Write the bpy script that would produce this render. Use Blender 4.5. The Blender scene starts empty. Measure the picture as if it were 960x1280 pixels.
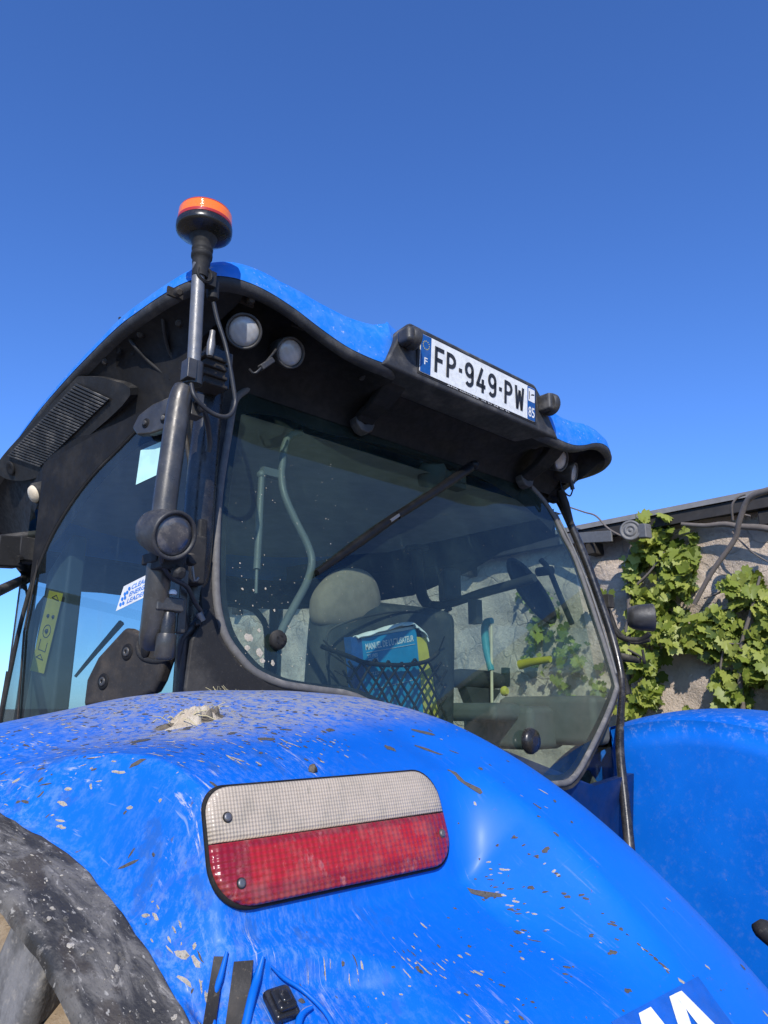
import bpy, bmesh, math, random
from mathutils import Vector as V, Matrix
from mathutils.bvhtree import BVHTree
random.seed(7)
sc = bpy.context.scene
COL = sc.collection
PI = math.pi
rad = math.radians

# ------------------------------------------------------------------ camera
FPX, PITCH, HEAD = 904.17, rad(15.13), rad(43.263)
CAM = V((-1.533, -1.229, 1.95))
FW = V((math.sin(HEAD)*math.cos(PITCH), math.cos(HEAD)*math.cos(PITCH), math.sin(PITCH)))
RT = V((math.cos(HEAD), -math.sin(HEAD), 0))
UP = RT.cross(FW)
cd = bpy.data.cameras.new('camera')
cam = bpy.data.objects.new('camera', cd)
COL.objects.link(cam)
cam.matrix_world = Matrix.Translation(CAM) @ Matrix((RT, UP, -FW)).transposed().to_4x4()
cd.sensor_fit = 'HORIZONTAL'; cd.sensor_width = 36.0
cd.lens = 36.0*FPX/960.0
cd.clip_start = 0.02; cd.clip_end = 3000
sc.camera = cam

def at(u, v, x=None, y=None, z=None, n=None, p=None):
    """measured photo point -> world point on the surface it lies on"""
    d = FW + RT*((u-480)/FPX) + UP*((640-v)/FPX)
    if x is not None: t = (x-CAM.x)/d.x
    elif y is not None: t = (y-CAM.y)/d.y
    elif z is not None: t = (z-CAM.z)/d.z
    else: t = V(n).dot(V(p)-CAM)/V(n).dot(d)
    return CAM + d*t

# ------------------------------------------------------------------ node helpers
class NT:
    def __init__(s, name):
        s.m = bpy.data.materials.new(name); s.m.use_nodes = True
        s.t = s.m.node_tree; s.t.nodes.clear()
        s.out = s.t.nodes.new('ShaderNodeOutputMaterial')
        s.tc = s.t.nodes.new('ShaderNodeTexCoord')
        s.obj = s.tc.outputs['Object']; s.uv = s.tc.outputs['UV']
    def n(s, typ, **kw):
        nd = s.t.nodes.new(typ)
        for k, v in kw.items(): setattr(nd, k, v)
        return nd
    def put(s, sock, v):
        if isinstance(v, bpy.types.NodeSocket): s.t.links.new(v, sock)
        elif v is not None:
            if sock.type == 'RGBA' and len(v) == 3: v = (*v, 1)
            sock.default_value = v
    def map(s, vec, scale, loc=(0,0,0), rot=(0,0,0)):
        nd = s.n('ShaderNodeMapping'); s.put(nd.inputs[0], vec)
        nd.inputs['Scale'].default_value = scale; nd.inputs['Location'].default_value = loc
        nd.inputs['Rotation'].default_value = rot
        return nd.outputs[0]
    def noise(s, vec, scale, detail=4, rough=.55, dist=0.0):
        nd = s.n('ShaderNodeTexNoise'); s.put(nd.inputs['Vector'], vec)
        nd.inputs['Scale'].default_value = scale; nd.inputs['Detail'].default_value = detail
        nd.inputs['Roughness'].default_value = rough; nd.inputs['Distortion'].default_value = dist
        return nd.outputs['Fac']
    def voro(s, vec, scale, feature='F1', out='Distance', rnd=1.0):
        nd = s.n('ShaderNodeTexVoronoi', feature=feature); s.put(nd.inputs['Vector'], vec)
        nd.inputs['Scale'].default_value = scale; nd.inputs['Randomness'].default_value = rnd
        return nd.outputs[out]
    def ramp(s, f, a, b, lo=0.0, hi=1.0):
        nd = s.n('ShaderNodeMapRange', interpolation_type='SMOOTHSTEP')
        s.put(nd.inputs[0], f); nd.inputs[1].default_value = a; nd.inputs[2].default_value = b
        nd.inputs[3].default_value = lo; nd.inputs[4].default_value = hi
        return nd.outputs[0]
    def m_(s, op, a, b=0.0):
        nd = s.n('ShaderNodeMath', operation=op); nd.use_clamp = False
        s.put(nd.inputs[0], a); s.put(nd.inputs[1], b); return nd.outputs[0]
    def mul(s, *a):
        r = a[0]
        for b in a[1:]: r = s.m_('MULTIPLY', r, b)
        return r
    def mix(s, f, a, b):
        nd = s.n('ShaderNodeMix', data_type='RGBA')
        s.put(nd.inputs[0], f); s.put(nd.inputs[6], a); s.put(nd.inputs[7], b); return nd.outputs[2]
    def sep(s, vec):
        nd = s.n('ShaderNodeSeparateXYZ'); s.put(nd.inputs[0], vec); return nd.outputs
    def normal(s):
        return s.n('ShaderNodeNewGeometry').outputs['Normal']
    def bump(s, h, strength=.3, dist=.002, nrm=None):
        nd = s.n('ShaderNodeBump'); s.put(nd.inputs['Height'], h)
        nd.inputs['Strength'].default_value = strength; nd.inputs['Distance'].default_value = dist
        if nrm is not None: s.put(nd.inputs['Normal'], nrm)
        return nd.outputs[0]
    def pbr(s, color, rough=.5, metal=0.0, normal=None, **kw):
        nd = s.n('ShaderNodeBsdfPrincipled')
        s.put(nd.inputs['Base Color'], color); s.put(nd.inputs['Roughness'], rough); s.put(nd.inputs['Metallic'], metal)
        if normal is not None: s.put(nd.inputs['Normal'], normal)
        for k, v in kw.items(): s.put(nd.inputs[k], v)
        s.t.links.new(nd.outputs[0], s.out.inputs[0]); return nd
    def surf(s, sh): s.t.links.new(sh, s.out.inputs[0])

M = {}
def dusty(name, col, rough=.55, metal=0.0, dust=(.20,.18,.15), amt=.5, scale=9, coat=0, spec=.5, fine=1.0, grain=.25):
    """general worn surface: base colour, cloudy dust, fine specks, faint grain"""
    k = NT(name); o = k.obj
    big = k.noise(o, scale, 6, .65)
    cl = k.ramp(big, .45, .75)
    sp = k.ramp(k.noise(o, scale*22, 4, .7), .57, .68)
    up = k.ramp(k.sep(k.normal())[2], -.2, 1.0, .25, 1.0)
    f = k.mul(k.m_('ADD', k.mul(cl, .75), k.mul(sp, .35*fine)), up, amt)
    vcol = k.mix(k.ramp(k.noise(o, scale*3, 3), .3, .7, 0, .35), col, tuple(c*.55 for c in col))
    c = k.mix(f, vcol, dust)
    r = k.m_('ADD', k.mul(f, .4), k.ramp(k.noise(o, scale*5, 4), .3, .7, rough-.07, rough+.1))
    k.pbr(c, r, metal, k.bump(k.noise(o, scale*40, 3), grain, .001), **{'Coat Weight': coat, 'Specular IOR Level': spec})
    M[name] = k.m; return k.m

dusty('black_plastic', (.021,.020,.019), .62, amt=1.0, spec=.28, dust=(.21,.185,.15))
dusty('black_recess', (.0095,.009,.009), .7, amt=1.0, spec=.25, dust=(.075,.068,.06), scale=12, fine=1.6)
dusty('roof_rim_black', (.030,.030,.031), .6, amt=1.3, dust=(.27,.25,.22), scale=13, spec=.4)
dusty('post_black', (.016,.015,.014), .27, amt=.7, spec=.5, scale=14, fine=1.6, dust=(.24,.21,.17), grain=.1)
dusty('rail_grey', (.075,.070,.063), .34, metal=.45, amt=1.2, dust=(.27,.24,.20), scale=11, fine=1.5, grain=.12)
dusty('pole_metal', (.22,.21,.195), .38, metal=.5, amt=.9, dust=(.22,.2,.17), scale=18)
dusty('bolt_steel', (.22,.21,.2), .4, metal=.7, amt=.8, dust=(.16,.12,.08))
dusty('panel_brown', (.034,.030,.026), .6, amt=1.4, dust=(.16,.125,.09), scale=10, spec=.25, fine=1.5)
dusty('seal_rubber', (.12,.115,.11), .7, amt=1.2, dust=(.30,.27,.23), scale=25)
dusty('cable_black', (.022,.022,.023), .45, amt=.6)
dusty('lamp_housing', (.036,.034,.032), .5, amt=1.8, fine=1.4, dust=(.2,.185,.16), scale=16)
dusty('wiper_black', (.006,.006,.006), .45, amt=.08, spec=.25)
dusty('interior_dark', (.028,.03,.032), .7, amt=.4)
dusty('interior_grey', (.10,.105,.10), .75, amt=.5, scale=6)
dusty('interior_light', (.13,.14,.135), .5, amt=.5, scale=5)
dusty('seat_fabric', (.29,.235,.185), .95, amt=1.0, dust=(.12,.10,.085), scale=12, spec=.2)
dusty('seat_shell', (.030,.034,.036), .6, amt=.7)
dusty('door_post_green', (.055,.075,.06), .6, amt=.4)
dusty('headliner_felt', (.34,.35,.33), .9, amt=.4, scale=5, spec=.2)
dusty('rubber_floor', (.03,.03,.03), .8)
dusty('galvanised', (.17,.165,.155), .6, metal=.25, amt=.8, dust=(.16,.145,.12), scale=20)
dusty('eave_dark', (.026,.023,.021), .8, amt=.7, dust=(.14,.12,.1), scale=6)
dusty('eave_edge', (.22,.21,.20), .8, amt=.8, dust=(.1,.09,.08), scale=9)
dusty('vine_bark', (.15,.125,.105), .9, amt=.8, dust=(.24,.21,.18), scale=30)
dusty('plate_white', (.78,.78,.74), .4, amt=.28, dust=(.36,.31,.24), scale=22)
dusty('plate_black', (.02,.02,.02), .5, amt=.3)
dusty('plate_blue', (.008,.085,.30), .4, amt=.35, dust=(.3,.3,.3), scale=30)
dusty('paper_white', (.72,.72,.70), .7, amt=.2)
dusty('print_blue', (.03,.20,.62), .6, amt=.1)
dusty('manual_blue', (.008,.25,.50), .45, amt=.12)
dusty('booklet_yellow', (.62,.52,.07), .6, amt=.2)
dusty('decal_yellow', (.50,.42,.03), .6, amt=.2)
dusty('decal_mint', (.50,.80,.74), .5, amt=.05)
dusty('handle_teal', (.05,.30,.36), .5, amt=.2)
dusty('strip_cream', (.72,.60,.42), .6, amt=.2)
dusty('cloth_white', (.80,.80,.80), .9, amt=.1)
dusty('shaded_blue_paint', (.002,.02,.10), .4, amt=.35)  # blue of the lower cab panel, its shade put into the colour
dusty('letter_white', (.80,.79,.74), .5, amt=.55, dust=(.33,.28,.2), scale=40)
dusty('decal_blue', (.001,.098,.46), .5, amt=.2, dust=(.08,.09,.12), scale=22)

def blue(name, heavy, uvmap):
    """blue tractor paint; on the fenders dirt runs along the curve (v = arc length)"""
    k = NT(name); o = k.uv if uvmap else k.obj
    X = k.sep(o)
    nz = k.sep(k.normal())[2]
    base = k.mix(k.ramp(k.noise(o, 5, 4), .35, .7), (.0010,.118,.54), (.003,.140,.60))
    if heavy:
        left = k.ramp(X[0], -.98, -1.16)               # dirtier toward the outer side of the wheel
        top = k.mul(k.ramp(nz, .84, .985), k.ramp(X[0], -1.20, -1.06), k.ramp(X[1], .42, .26))
        st = k.map(o, (1, .075, 1), (0,0,0), (0,0,rad(5)))
        st2 = k.map(o, (1, .22, 1), (3,1,0), (0,0,rad(9)))
        big = k.noise(o, 7, 5, .6)
        def add(*v):
            r=v[0]
            for q in v[1:]: r=k.m_('ADD', r, q)
            return r
        # thin chalky film, patchy
        haze = k.mul(k.ramp(k.noise(k.map(o, (1,.45,1), (3,1,0), (0,0,rad(9))), 170, 9, .8), .46, .62), k.ramp(big, .36, .62, .25, 1), add(k.mul(left, .42), k.mul(top, .38), .02))
        c = k.mix(haze, base, (.20,.31,.50))
        # pale runs and flecks stretched along the curve
        run = k.mul(k.ramp(k.noise(st, 125, 7, .8), .575, .64), k.ramp(k.noise(o, 16, 4), .45, .60), add(k.mul(left, .95), k.mul(top, .5), .12))
        c = k.mix(run, c, (.52,.50,.45))
        # muted violet-grey drying blotches
        bl = k.mul(k.ramp(k.noise(k.map(o, (1,.35,1), (5,2,0)), 62, 5, .6), .56, .62), add(k.mul(left, .7), k.mul(top, .2), .08))
        c = k.mix(k.mul(bl, .55), c, (.035,.10,.27))
        # brown-grey mud film on the crest
        mud = k.mul(k.ramp(k.noise(k.map(o, (1,.7,1)), 55, 9, .74, .5), .53, .585), add(k.mul(top, k.ramp(k.noise(o, 13, 4), .44, .58), .85), k.mul(left, k.ramp(big, .52, .68), .35)))
        c = k.mix(k.mul(mud, .8), c, (.19,.17,.145))
        crest = k.mul(k.ramp(nz, .93, .995), k.ramp(X[0], -1.22, -1.10), k.ramp(X[1], .42, .30), k.ramp(k.noise(k.map(o, (1,.6,1)), 95, 10, .82, .5), .42, .54))
        c = k.mix(k.mul(crest, .95), c, (.37,.355,.335))
        # hair scratches
        sc1 = k.ramp(k.noise(k.map(o, (1,.03,1), (0,0,0), (0,0,rad(-14))), 330, 3, .6), .66, .71)
        sc2 = k.ramp(k.noise(k.map(o, (.04,1,1), (0,0,0), (0,0,rad(12))), 300, 3, .6), .68, .73)
        c = k.mix(k.mul(add(k.mul(sc1,.6), k.mul(sc2,.35)), add(.14, k.mul(left,.6), k.mul(top,.4))), c, (.36,.42,.56))
        # fine brown grit everywhere
        gr_ = k.mul(k.ramp(k.noise(k.map(o, (1,.6,1)), 210, 3, .6), .665, .70), k.ramp(k.noise(o, 17, 3), .42, .60))
        c = k.mix(k.mul(gr_, .75), c, (.10,.095,.10))
        dirt = k.m_('ADD', k.m_('ADD', haze, run), mud)
    else:
        haze = k.mul(k.ramp(k.noise(o, 45, 9, .75), .50, .70), k.m_('ADD', .08, k.mul(k.ramp(nz, .6, .97), .40)))
        c = k.mix(haze, base, (.34,.40,.50))
        sp = k.ramp(k.noise(o, 120, 3, .6), .70, .76)
        c = k.mix(k.mul(sp, .5), c, (.28,.26,.24))
        dirt = haze
    r = k.m_('ADD', .47, k.mul(dirt, .3))
    k.pbr(c, r, 0, k.bump(k.noise(o, 160, 3), .05, .001), **{'Coat Weight': .05, 'Coat Roughness': .25, 'Specular IOR Level': .22})
    M[name] = k.m
blue('fender_paint', True, True)
blue('clean_paint', False, False)
def roofpaint():
    k = NT('roof_paint'); o = k.obj
    f = k.ramp(k.noise(o, 24, 7, .72, .4), .40, .62)
    c = k.mix(k.mul(f, .12), (.008,.175,.64), (.30,.43,.62))
    c = k.mix(k.ramp(k.noise(o, 70, 6, .7), .60, .70, 0, .7), c, (.5,.5,.48))
    k.pbr(c, .5, 0, k.bump(k.noise(o, 90, 3), .1, .001)); M['roof_paint'] = k.m
roofpaint()

def mudflap():
    k = NT('extension_rubber'); o = k.uv
    st = k.map(o, (1, .45, 1), (0,0,0), (0,0,rad(24)))
    b = k.noise(st, 34, 9, .68, .6)
    c = k.mix(k.ramp(b, .42, .60), (.034,.031,.027), (.135,.122,.105))
    c = k.mix(k.ramp(k.noise(st, 22, 7, .55, .3), .535, .575, 0, .8), c, (.050,.040,.030))
    c = k.mix(k.ramp(k.noise(st, 75, 9, .75, .8), .55, .66, 0, .65), c, (.30,.27,.23))
    c = k.mix(k.ramp(k.noise(st, 260, 4, .6), .61, .67, 0, .8), c, (.36,.33,.28))
    c = k.mix(k.ramp(k.noise(o, 420, 3, .6), .60, .68, 0, .6), c, (.02,.02,.02))
    k.pbr(c, k.ramp(b, .3, .7, .42, .75), 0, k.bump(k.m_('ADD', b, k.mul(k.noise(o, 220, 4), .5)), .6, .003), **{'Specular IOR Level': .4})
    M['extension_rubber'] = k.m
mudflap()
def tyremat():
    k = NT('tyre_rubber'); o = k.obj
    b = k.noise(o, 22, 7, .65)
    c = k.mix(k.ramp(b, .38, .62), (.085,.08,.075), (.19,.18,.17))
    c = k.mix(k.ramp(k.noise(o, 160, 4), .55, .7, 0, .5), c, (.28,.25,.21))
    k.pbr(c, .9, 0, k.bump(k.noise(o, 130, 5), .5, .003)); M['tyre_rubber'] = k.m
tyremat()
def mudmat(name, a, b, sc_=60):
    k = NT(name); o = k.obj
    c = k.mix(k.ramp(k.noise(o, sc_, 6, .7), .35, .68), a, b)
    c = k.mix(k.ramp(k.noise(o, sc_*4, 3), .58, .68, 0, .7), c, tuple(x*.35 for x in a))
    k.pbr(c, .95, 0, k.bump(k.noise(o, sc_*2, 6, .7), .9, .004), **{'Specular IOR Level': .15}); M[name] = k.m
mudmat('mud_brown', (.13,.105,.075), (.22,.185,.14))
mudmat('mud_pale', (.55,.49,.40), (.36,.31,.24), 90)
mudmat('mud_clay', (.46,.37,.26), (.60,.51,.38), 70)
mudmat('tyre_mud', (.24,.175,.11), (.36,.28,.19), 40)
mudmat('splash_pale', (.52,.46,.37), (.40,.35,.27), 120)
mudmat('splash_brown', (.135,.12,.10), (.10,.095,.09), 120)
mudmat('ground_dirt', (.22,.18,.13), (.30,.25,.18), 6)
def straw():
    k = NT('straw'); k.pbr((.5,.42,.22), .8); M['straw'] = k.m
straw()

def glass(name, tint, dustc, dust0, refl=1.0, dsc=30):
    """thin tinted pane with a film of dust"""
    k = NT(name); o = k.obj
    tr = k.n('ShaderNodeBsdfTransparent'); k.put(tr.inputs[0], tint)
    gl = k.n('ShaderNodeBsdfGlossy'); gl.inputs['Roughness'].default_value = .02
    k.put(gl.inputs['Color'], (refl,)*3)
    g = k.n('ShaderNodeNewGeometry'); dp_ = k.n('ShaderNodeVectorMath', operation='DOT_PRODUCT')
    k.put(dp_.inputs[0], g.outputs['Normal']); k.put(dp_.inputs[1], g.outputs['Incoming'])
    c1 = k.m_('SUBTRACT', 1.0, k.m_('ABSOLUTE', dp_.outputs['Value']))
    F = k.m_('MINIMUM', k.m_('ADD', .055, k.mul(k.m_('POWER', c1, 5.0), .93)), 1.0)
    mx = k.n('ShaderNodeMixShader'); k.put(mx.inputs[0], F); k.put(mx.inputs[1], tr.outputs[0]); k.put(mx.inputs[2], gl.outputs[0])
    df = k.n('ShaderNodeBsdfDiffuse'); k.put(df.inputs[0], dustc)
    cloud = k.ramp(k.noise(o, 4, 5, .6), .3, .75, .4, 1.5)
    speck = k.ramp(k.noise(o, dsc*9, 3, .6), .68, .78, 0, .28)
    run = k.ramp(k.noise(k.map(o, (1,1,.12)), 45, 4, .6), .58, .78, 0, .05)
    f = k.m_('ADD', k.mul(cloud, dust0), k.m_('ADD', k.mul(speck, .45), run))
    m2 = k.n('ShaderNodeMixShader'); k.put(m2.inputs[0], f); k.put(m2.inputs[1], mx.outputs[0]); k.put(m2.inputs[2], df.outputs[0])
    k.surf(m2.outputs[0]); M[name] = k.m
glass('rear_glass', (.67,.79,.73), (.17,.275,.24), .05)
glass('side_glass', (.53,.63,.69), (.20,.28,.32), .05)
glass('cab_glass', (.66,.75,.71), (.30,.38,.36), .015)

def lensmat(name, col, rough, sx, sz, strength, dirt, emit=None, trans=0.0):
    k = NT(name); o = k.uv
    x = k.sep(o)
    w = k.m_('ADD', k.m_('SINE', k.mul(x[0], 2*PI*sx)), k.m_('SINE', k.mul(x[1], 2*PI*sz)))
    d = k.ramp(k.noise(k.obj, 34, 8, .7), .44, .70, 0, dirt)
    sp = k.ramp(k.noise(k.map(k.obj, (1,1,.6)), 120, 4, .6), .62, .72, 0, dirt)
    dd = k.m_('MAXIMUM', d, sp)
    grid = k.ramp(w, -1.6, 1.8, .92, 1.03)
    cc = k.n('ShaderNodeMix', data_type='RGBA', blend_type='MULTIPLY'); cc.inputs[0].default_value = 1
    k.put(cc.inputs[6], col)
    rgb = k.n('ShaderNodeCombineXYZ')
    for i in range(3): k.put(rgb.inputs[i], grid)
    k.put(cc.inputs[7], rgb.outputs[0])
    base_ = cc.outputs[2]
    if name == 'red_lens':      # darker moulded border round the reflector block, faded scuffs
        e_ = k.m_('MAXIMUM', k.ramp(k.m_('ABSOLUTE', x[0]), .098, .106), k.m_('MAXIMUM', k.ramp(x[1], -.032, -.038), k.ramp(x[1], -.008, -.004)))
        base_ = k.mix(k.mul(e_, .6), base_, (.16,.004,.014))
        base_ = k.mix(k.ramp(k.noise(k.map(k.obj, (1,1,.5)), 60, 8, .75), .56, .68, 0, .5), base_, (.50,.22,.20))
    c = k.mix(dd, base_, (.36,.30,.22))
    k.pbr(c, k.m_('ADD', rough, k.mul(dd, .5)), 0, k.bump(w, strength, .0008), **{'Coat Weight': .35, 'Coat Roughness': .12})
    M[name] = k.m
lensmat('clear_lens', (.50,.405,.295), .28, 330, 330, .35, .95)
lensmat('red_lens', (.40,.011,.012), .25, 170, 210, .4, .20)
lensmat('lamp_glass', (.055,.057,.064), .2, 45, 30, .15, .35)
lensmat('lamp_glass_pale', (.36,.36,.36), .15, 70, 40, .15, .75)
def amber():
    k = NT('beacon_amber'); o = k.obj
    w = k.m_('SINE', k.mul(k.sep(o)[2], 2*PI*320))
    nd = k.pbr((.85,.16,.008), .10, 0, k.bump(w, .4, .0006), **{'Coat Weight': .6, 'Coat Roughness': .08, 'Emission Color': (1,.2,.01), 'Emission Strength': .22})
    M['beacon_amber'] = k.m
    k = NT('beacon_red'); w = k.m_('SINE', k.mul(k.sep(k.obj)[2], 2*PI*420))
    k.pbr((.50,.03,.02), .3, 0, k.bump(w, .5, .0006), **{'Coat Weight': .5}); M['beacon_red'] = k.m
amber()
def reflector():
    k = NT('chrome'); k.pbr((.7,.7,.7), .12, 1.0); M['chrome'] = k.m
reflector()
def wallmat():
    k = NT('rubble_stone'); o = k.obj
    ws = k.map(o, (1,1,1.5))
    n1 = k.noise(o, 3, 6, .6)
    dist = k.n('ShaderNodeVectorMath', operation='ADD'); k.put(dist.inputs[0], ws)
    nd = k.n('ShaderNodeTexNoise'); k.put(nd.inputs['Vector'], o); nd.inputs['Scale'].default_value = 5
    sc_ = k.n('ShaderNodeVectorMath', operation='SCALE'); k.put(sc_.inputs[0], nd.outputs['Color']); sc_.inputs[3].default_value = .34
    k.put(dist.inputs[1], sc_.outputs[0])
    cell = k.voro(dist.outputs[0], 3.6, 'F1', 'Color')
    edge = k.m_('MAXIMUM', k.ramp(k.voro(dist.outputs[0], 3.6, 'DISTANCE_TO_EDGE'), .0, .045), k.ramp(k.noise(o, 1.7, 4), .44, .58))
    cv = k.sep(cell)[0]
    c = k.mix(cv, (.58,.465,.36), (.66,.55,.44))
    c = k.mix(k.ramp(k.noise(o, 26, 6, .7), .42, .66, 0, .55), c, (.38,.30,.235))
    c = k.mix(k.ramp(n1, .46, .66, 0, .6), c, (.62,.51,.41))
    mortar = k.mix(k.noise(o, 60, 4), (.52,.43,.345), (.36,.30,.235))
    c = k.mix(edge, mortar, c)
    h = k.m_('ADD', k.mul(edge, .35), k.m_('ADD', k.mul(k.noise(o, 22, 9, .75), 1.6), k.mul(k.noise(o, 140, 4), .35)))
    k.pbr(c, .95, 0, k.bump(h, .8, .02), **{'Specular IOR Level': .2}); M['rubble_stone'] = k.m
wallmat()
def leafmat(name, a, b):
    k = NT(name); o = k.obj
    rnd=k.n('ShaderNodeNewGeometry').outputs['Random Per Island']
    c = k.mix(rnd, a, b)
    c = k.mix(k.ramp(k.noise(o, 60, 3), .5, .8, 0, .4), c, tuple(x*.6 for x in a))
    p = k.n('ShaderNodeBsdfPrincipled'); k.put(p.inputs['Base Color'], c); p.inputs['Roughness'].default_value = .45
    p.inputs['Specular IOR Level'].default_value = .4
    t = k.n('ShaderNodeBsdfTranslucent'); k.put(t.inputs[0], k.mix(.5, c, (.30,.36,.02)))
    mx = k.n('ShaderNodeMixShader'); mx.inputs[0].default_value = .38
    k.put(mx.inputs[1], p.outputs[0]); k.put(mx.inputs[2], t.outputs[0]); k.surf(mx.outputs[0]); M[name] = k.m
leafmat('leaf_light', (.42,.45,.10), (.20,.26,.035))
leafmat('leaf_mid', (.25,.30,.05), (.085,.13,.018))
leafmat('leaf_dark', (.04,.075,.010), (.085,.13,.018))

# ------------------------------------------------------------------ mesh helpers
class MB:
    def __init__(s): s.v=[]; s.f=[]; s.mi=[]; s.uv=[]; s.sm=[]
    def add(s, vs, fs, mi=0, smooth=True, uvs=None):
        b=len(s.v); s.v += [tuple(p) for p in vs]
        s.uv += (uvs if uvs else [(p[0], p[2]) for p in vs])
        for f in fs: s.f.append([b+i for i in f]); s.mi.append(mi); s.sm.append(smooth)
        return s
    def build(s, name, mats, parent=None, sharp=None, bevel=0, solid=0, sub=0, recalc=True):
        me = bpy.data.meshes.new(name); me.from_pydata(s.v, [], s.f); me.update()
        if not isinstance(mats, (list,tuple)): mats=[mats]
        for m in mats: me.materials.append(M[m] if isinstance(m,str) else m)
        for p, mi, sm in zip(me.polygons, s.mi, s.sm): p.material_index=mi; p.use_smooth=sm
        ul = me.uv_layers.new(name='UVMap')
        for l in me.loops: ul.data[l.index].uv = s.uv[l.vertex_index]
        if recalc:
            bm=bmesh.new(); bm.from_mesh(me); bmesh.ops.recalc_face_normals(bm, faces=bm.faces); bm.to_mesh(me); bm.free()
        o = bpy.data.objects.new(name, me); COL.objects.link(o)
        if parent is not None: o.parent = parent
        if solid:
            md=o.modifiers.new('s','SOLIDIFY'); md.thickness=solid; md.offset=0
        if bevel:
            md=o.modifiers.new('b','BEVEL'); md.width=bevel; md.segments=2; md.limit_method='ANGLE'; md.angle_limit=rad(35); md.harden_normals=True
        if sub:
            md=o.modifiers.new('u','SUBSURF'); md.levels=sub; md.render_levels=sub
        return o
    def grid(s, fn, nu, nv, mi=0, closeu=False, uvfn=None, smooth=True):
        vs=[]; uvs=[]
        for j in range(nv+1):
            for i in range(nu if closeu else nu+1):
                p = fn(i/nu, j/nv); vs.append(p)
                uvs.append(uvfn(i/nu, j/nv) if uvfn else (p[0], p[2]))
        w = nu if closeu else nu+1
        fs=[]
        for j in range(nv):
            for i in range(nu):
                i2=(i+1)%w
                fs.append((j*w+i, j*w+i2, (j+1)*w+i2, (j+1)*w+i))
        return s.add(vs, fs, mi, smooth, uvs)
    def tube(s, pts, r, n=12, smooth=0, mi=0, cap=True):
        pts=[V(p) for p in pts]
        rs = list(r) if isinstance(r,(list,tuple)) else [r]*len(pts)
        if smooth: pts, rs = catmull(pts, rs, smooth)
        T=[]
        for i in range(len(pts)):
            a=pts[max(0,i-1)]; b=pts[min(len(pts)-1,i+1)]; T.append((b-a).normalized())
        u = T[0].orthogonal().normalized(); vs=[]; L=0; uvs=[]
        for i,p in enumerate(pts):
            if i: u = (u - T[i]*u.dot(T[i])).normalized(); L += (p-pts[i-1]).length
            w = T[i].cross(u)
            for k in range(n):
                a=2*PI*k/n; vs.append(p+(u*math.cos(a)+w*math.sin(a))*rs[i]); uvs.append((k/n*.1, L))
        fs=[]
        for i in range(len(pts)-1):
            for k in range(n):
                k2=(k+1)%n; fs.append((i*n+k, i*n+k2, (i+1)*n+k2, (i+1)*n+k))
        s.add(vs, fs, mi, True, uvs)
        if cap: 
            s.add([vs[k] for k in range(n)], [list(range(n))[::-1]], mi, False)
            s.add([vs[(len(pts)-1)*n+k] for k in range(n)], [list(range(n))], mi, False)
        return s
    def lathe(s, prof, org, axis, n=28, mi=0, cap=True, smooth=True):
        ax=V(axis).normalized(); u=ax.orthogonal().normalized(); w=ax.cross(u); org=V(org)
        vs=[]; uvs=[]
        for (r,h) in prof:
            for k in range(n):
                a=2*PI*k/n; vs.append(org+ax*h+(u*math.cos(a)+w*math.sin(a))*r); uvs.append((math.cos(a)*r, math.sin(a)*r))
        fs=[]
        for i in range(len(prof)-1):
            for k in range(n):
                k2=(k+1)%n; fs.append((i*n+k, i*n+k2, (i+1)*n+k2, (i+1)*n+k))
        s.add(vs, fs, mi, smooth, uvs)
        if cap:
            m=(len(prof)-1)*n
            s.add(vs[:n], [list(range(n))[::-1]], mi, False, uvs[:n]); s.add(vs[m:], [list(range(n))], mi, False, uvs[m:])
        return s
    def box(s, c, size, ax=None, mi=0):
        c=V(c); X,Y,Z = ax if ax else (V((1,0,0)),V((0,1,0)),V((0,0,1)))
        h=[q/2 for q in size]; vs=[]
        for k in (-1,1):
            for j in (-1,1):
                for i in (-1,1): vs.append(c+X*i*h[0]+Y*j*h[1]+Z*k*h[2])
        return s.add(vs, [(0,2,3,1),(4,5,7,6),(0,1,5,4),(2,6,7,3),(0,4,6,2),(1,3,7,5)], mi, False)
    def prism(s, poly, d, mi=0, smooth=False):
        """closed 3-D polygon pushed along vector d"""
        poly=[V(p) for p in poly]; d=V(d); n=len(poly)
        vs=poly+[p+d for p in poly]
        fs=[list(range(n))[::-1], list(range(n,2*n))]+[(i,(i+1)%n,n+(i+1)%n,n+i) for i in range(n)]
        return s.add(vs, fs, mi, smooth)
    def ball(s, c, r, n=10, mi=0, sq=(1,1,1)):
        c=V(c)
        return s.grid(lambda a,b: c+V((math.cos(2*PI*a)*math.sin(PI*max(.02,min(.98,b)))*sq[0], math.sin(2*PI*a)*math.sin(PI*max(.02,min(.98,b)))*sq[1], -math.cos(PI*b)*sq[2]))*r, n, n//2+2, mi, closeu=True)

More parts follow.
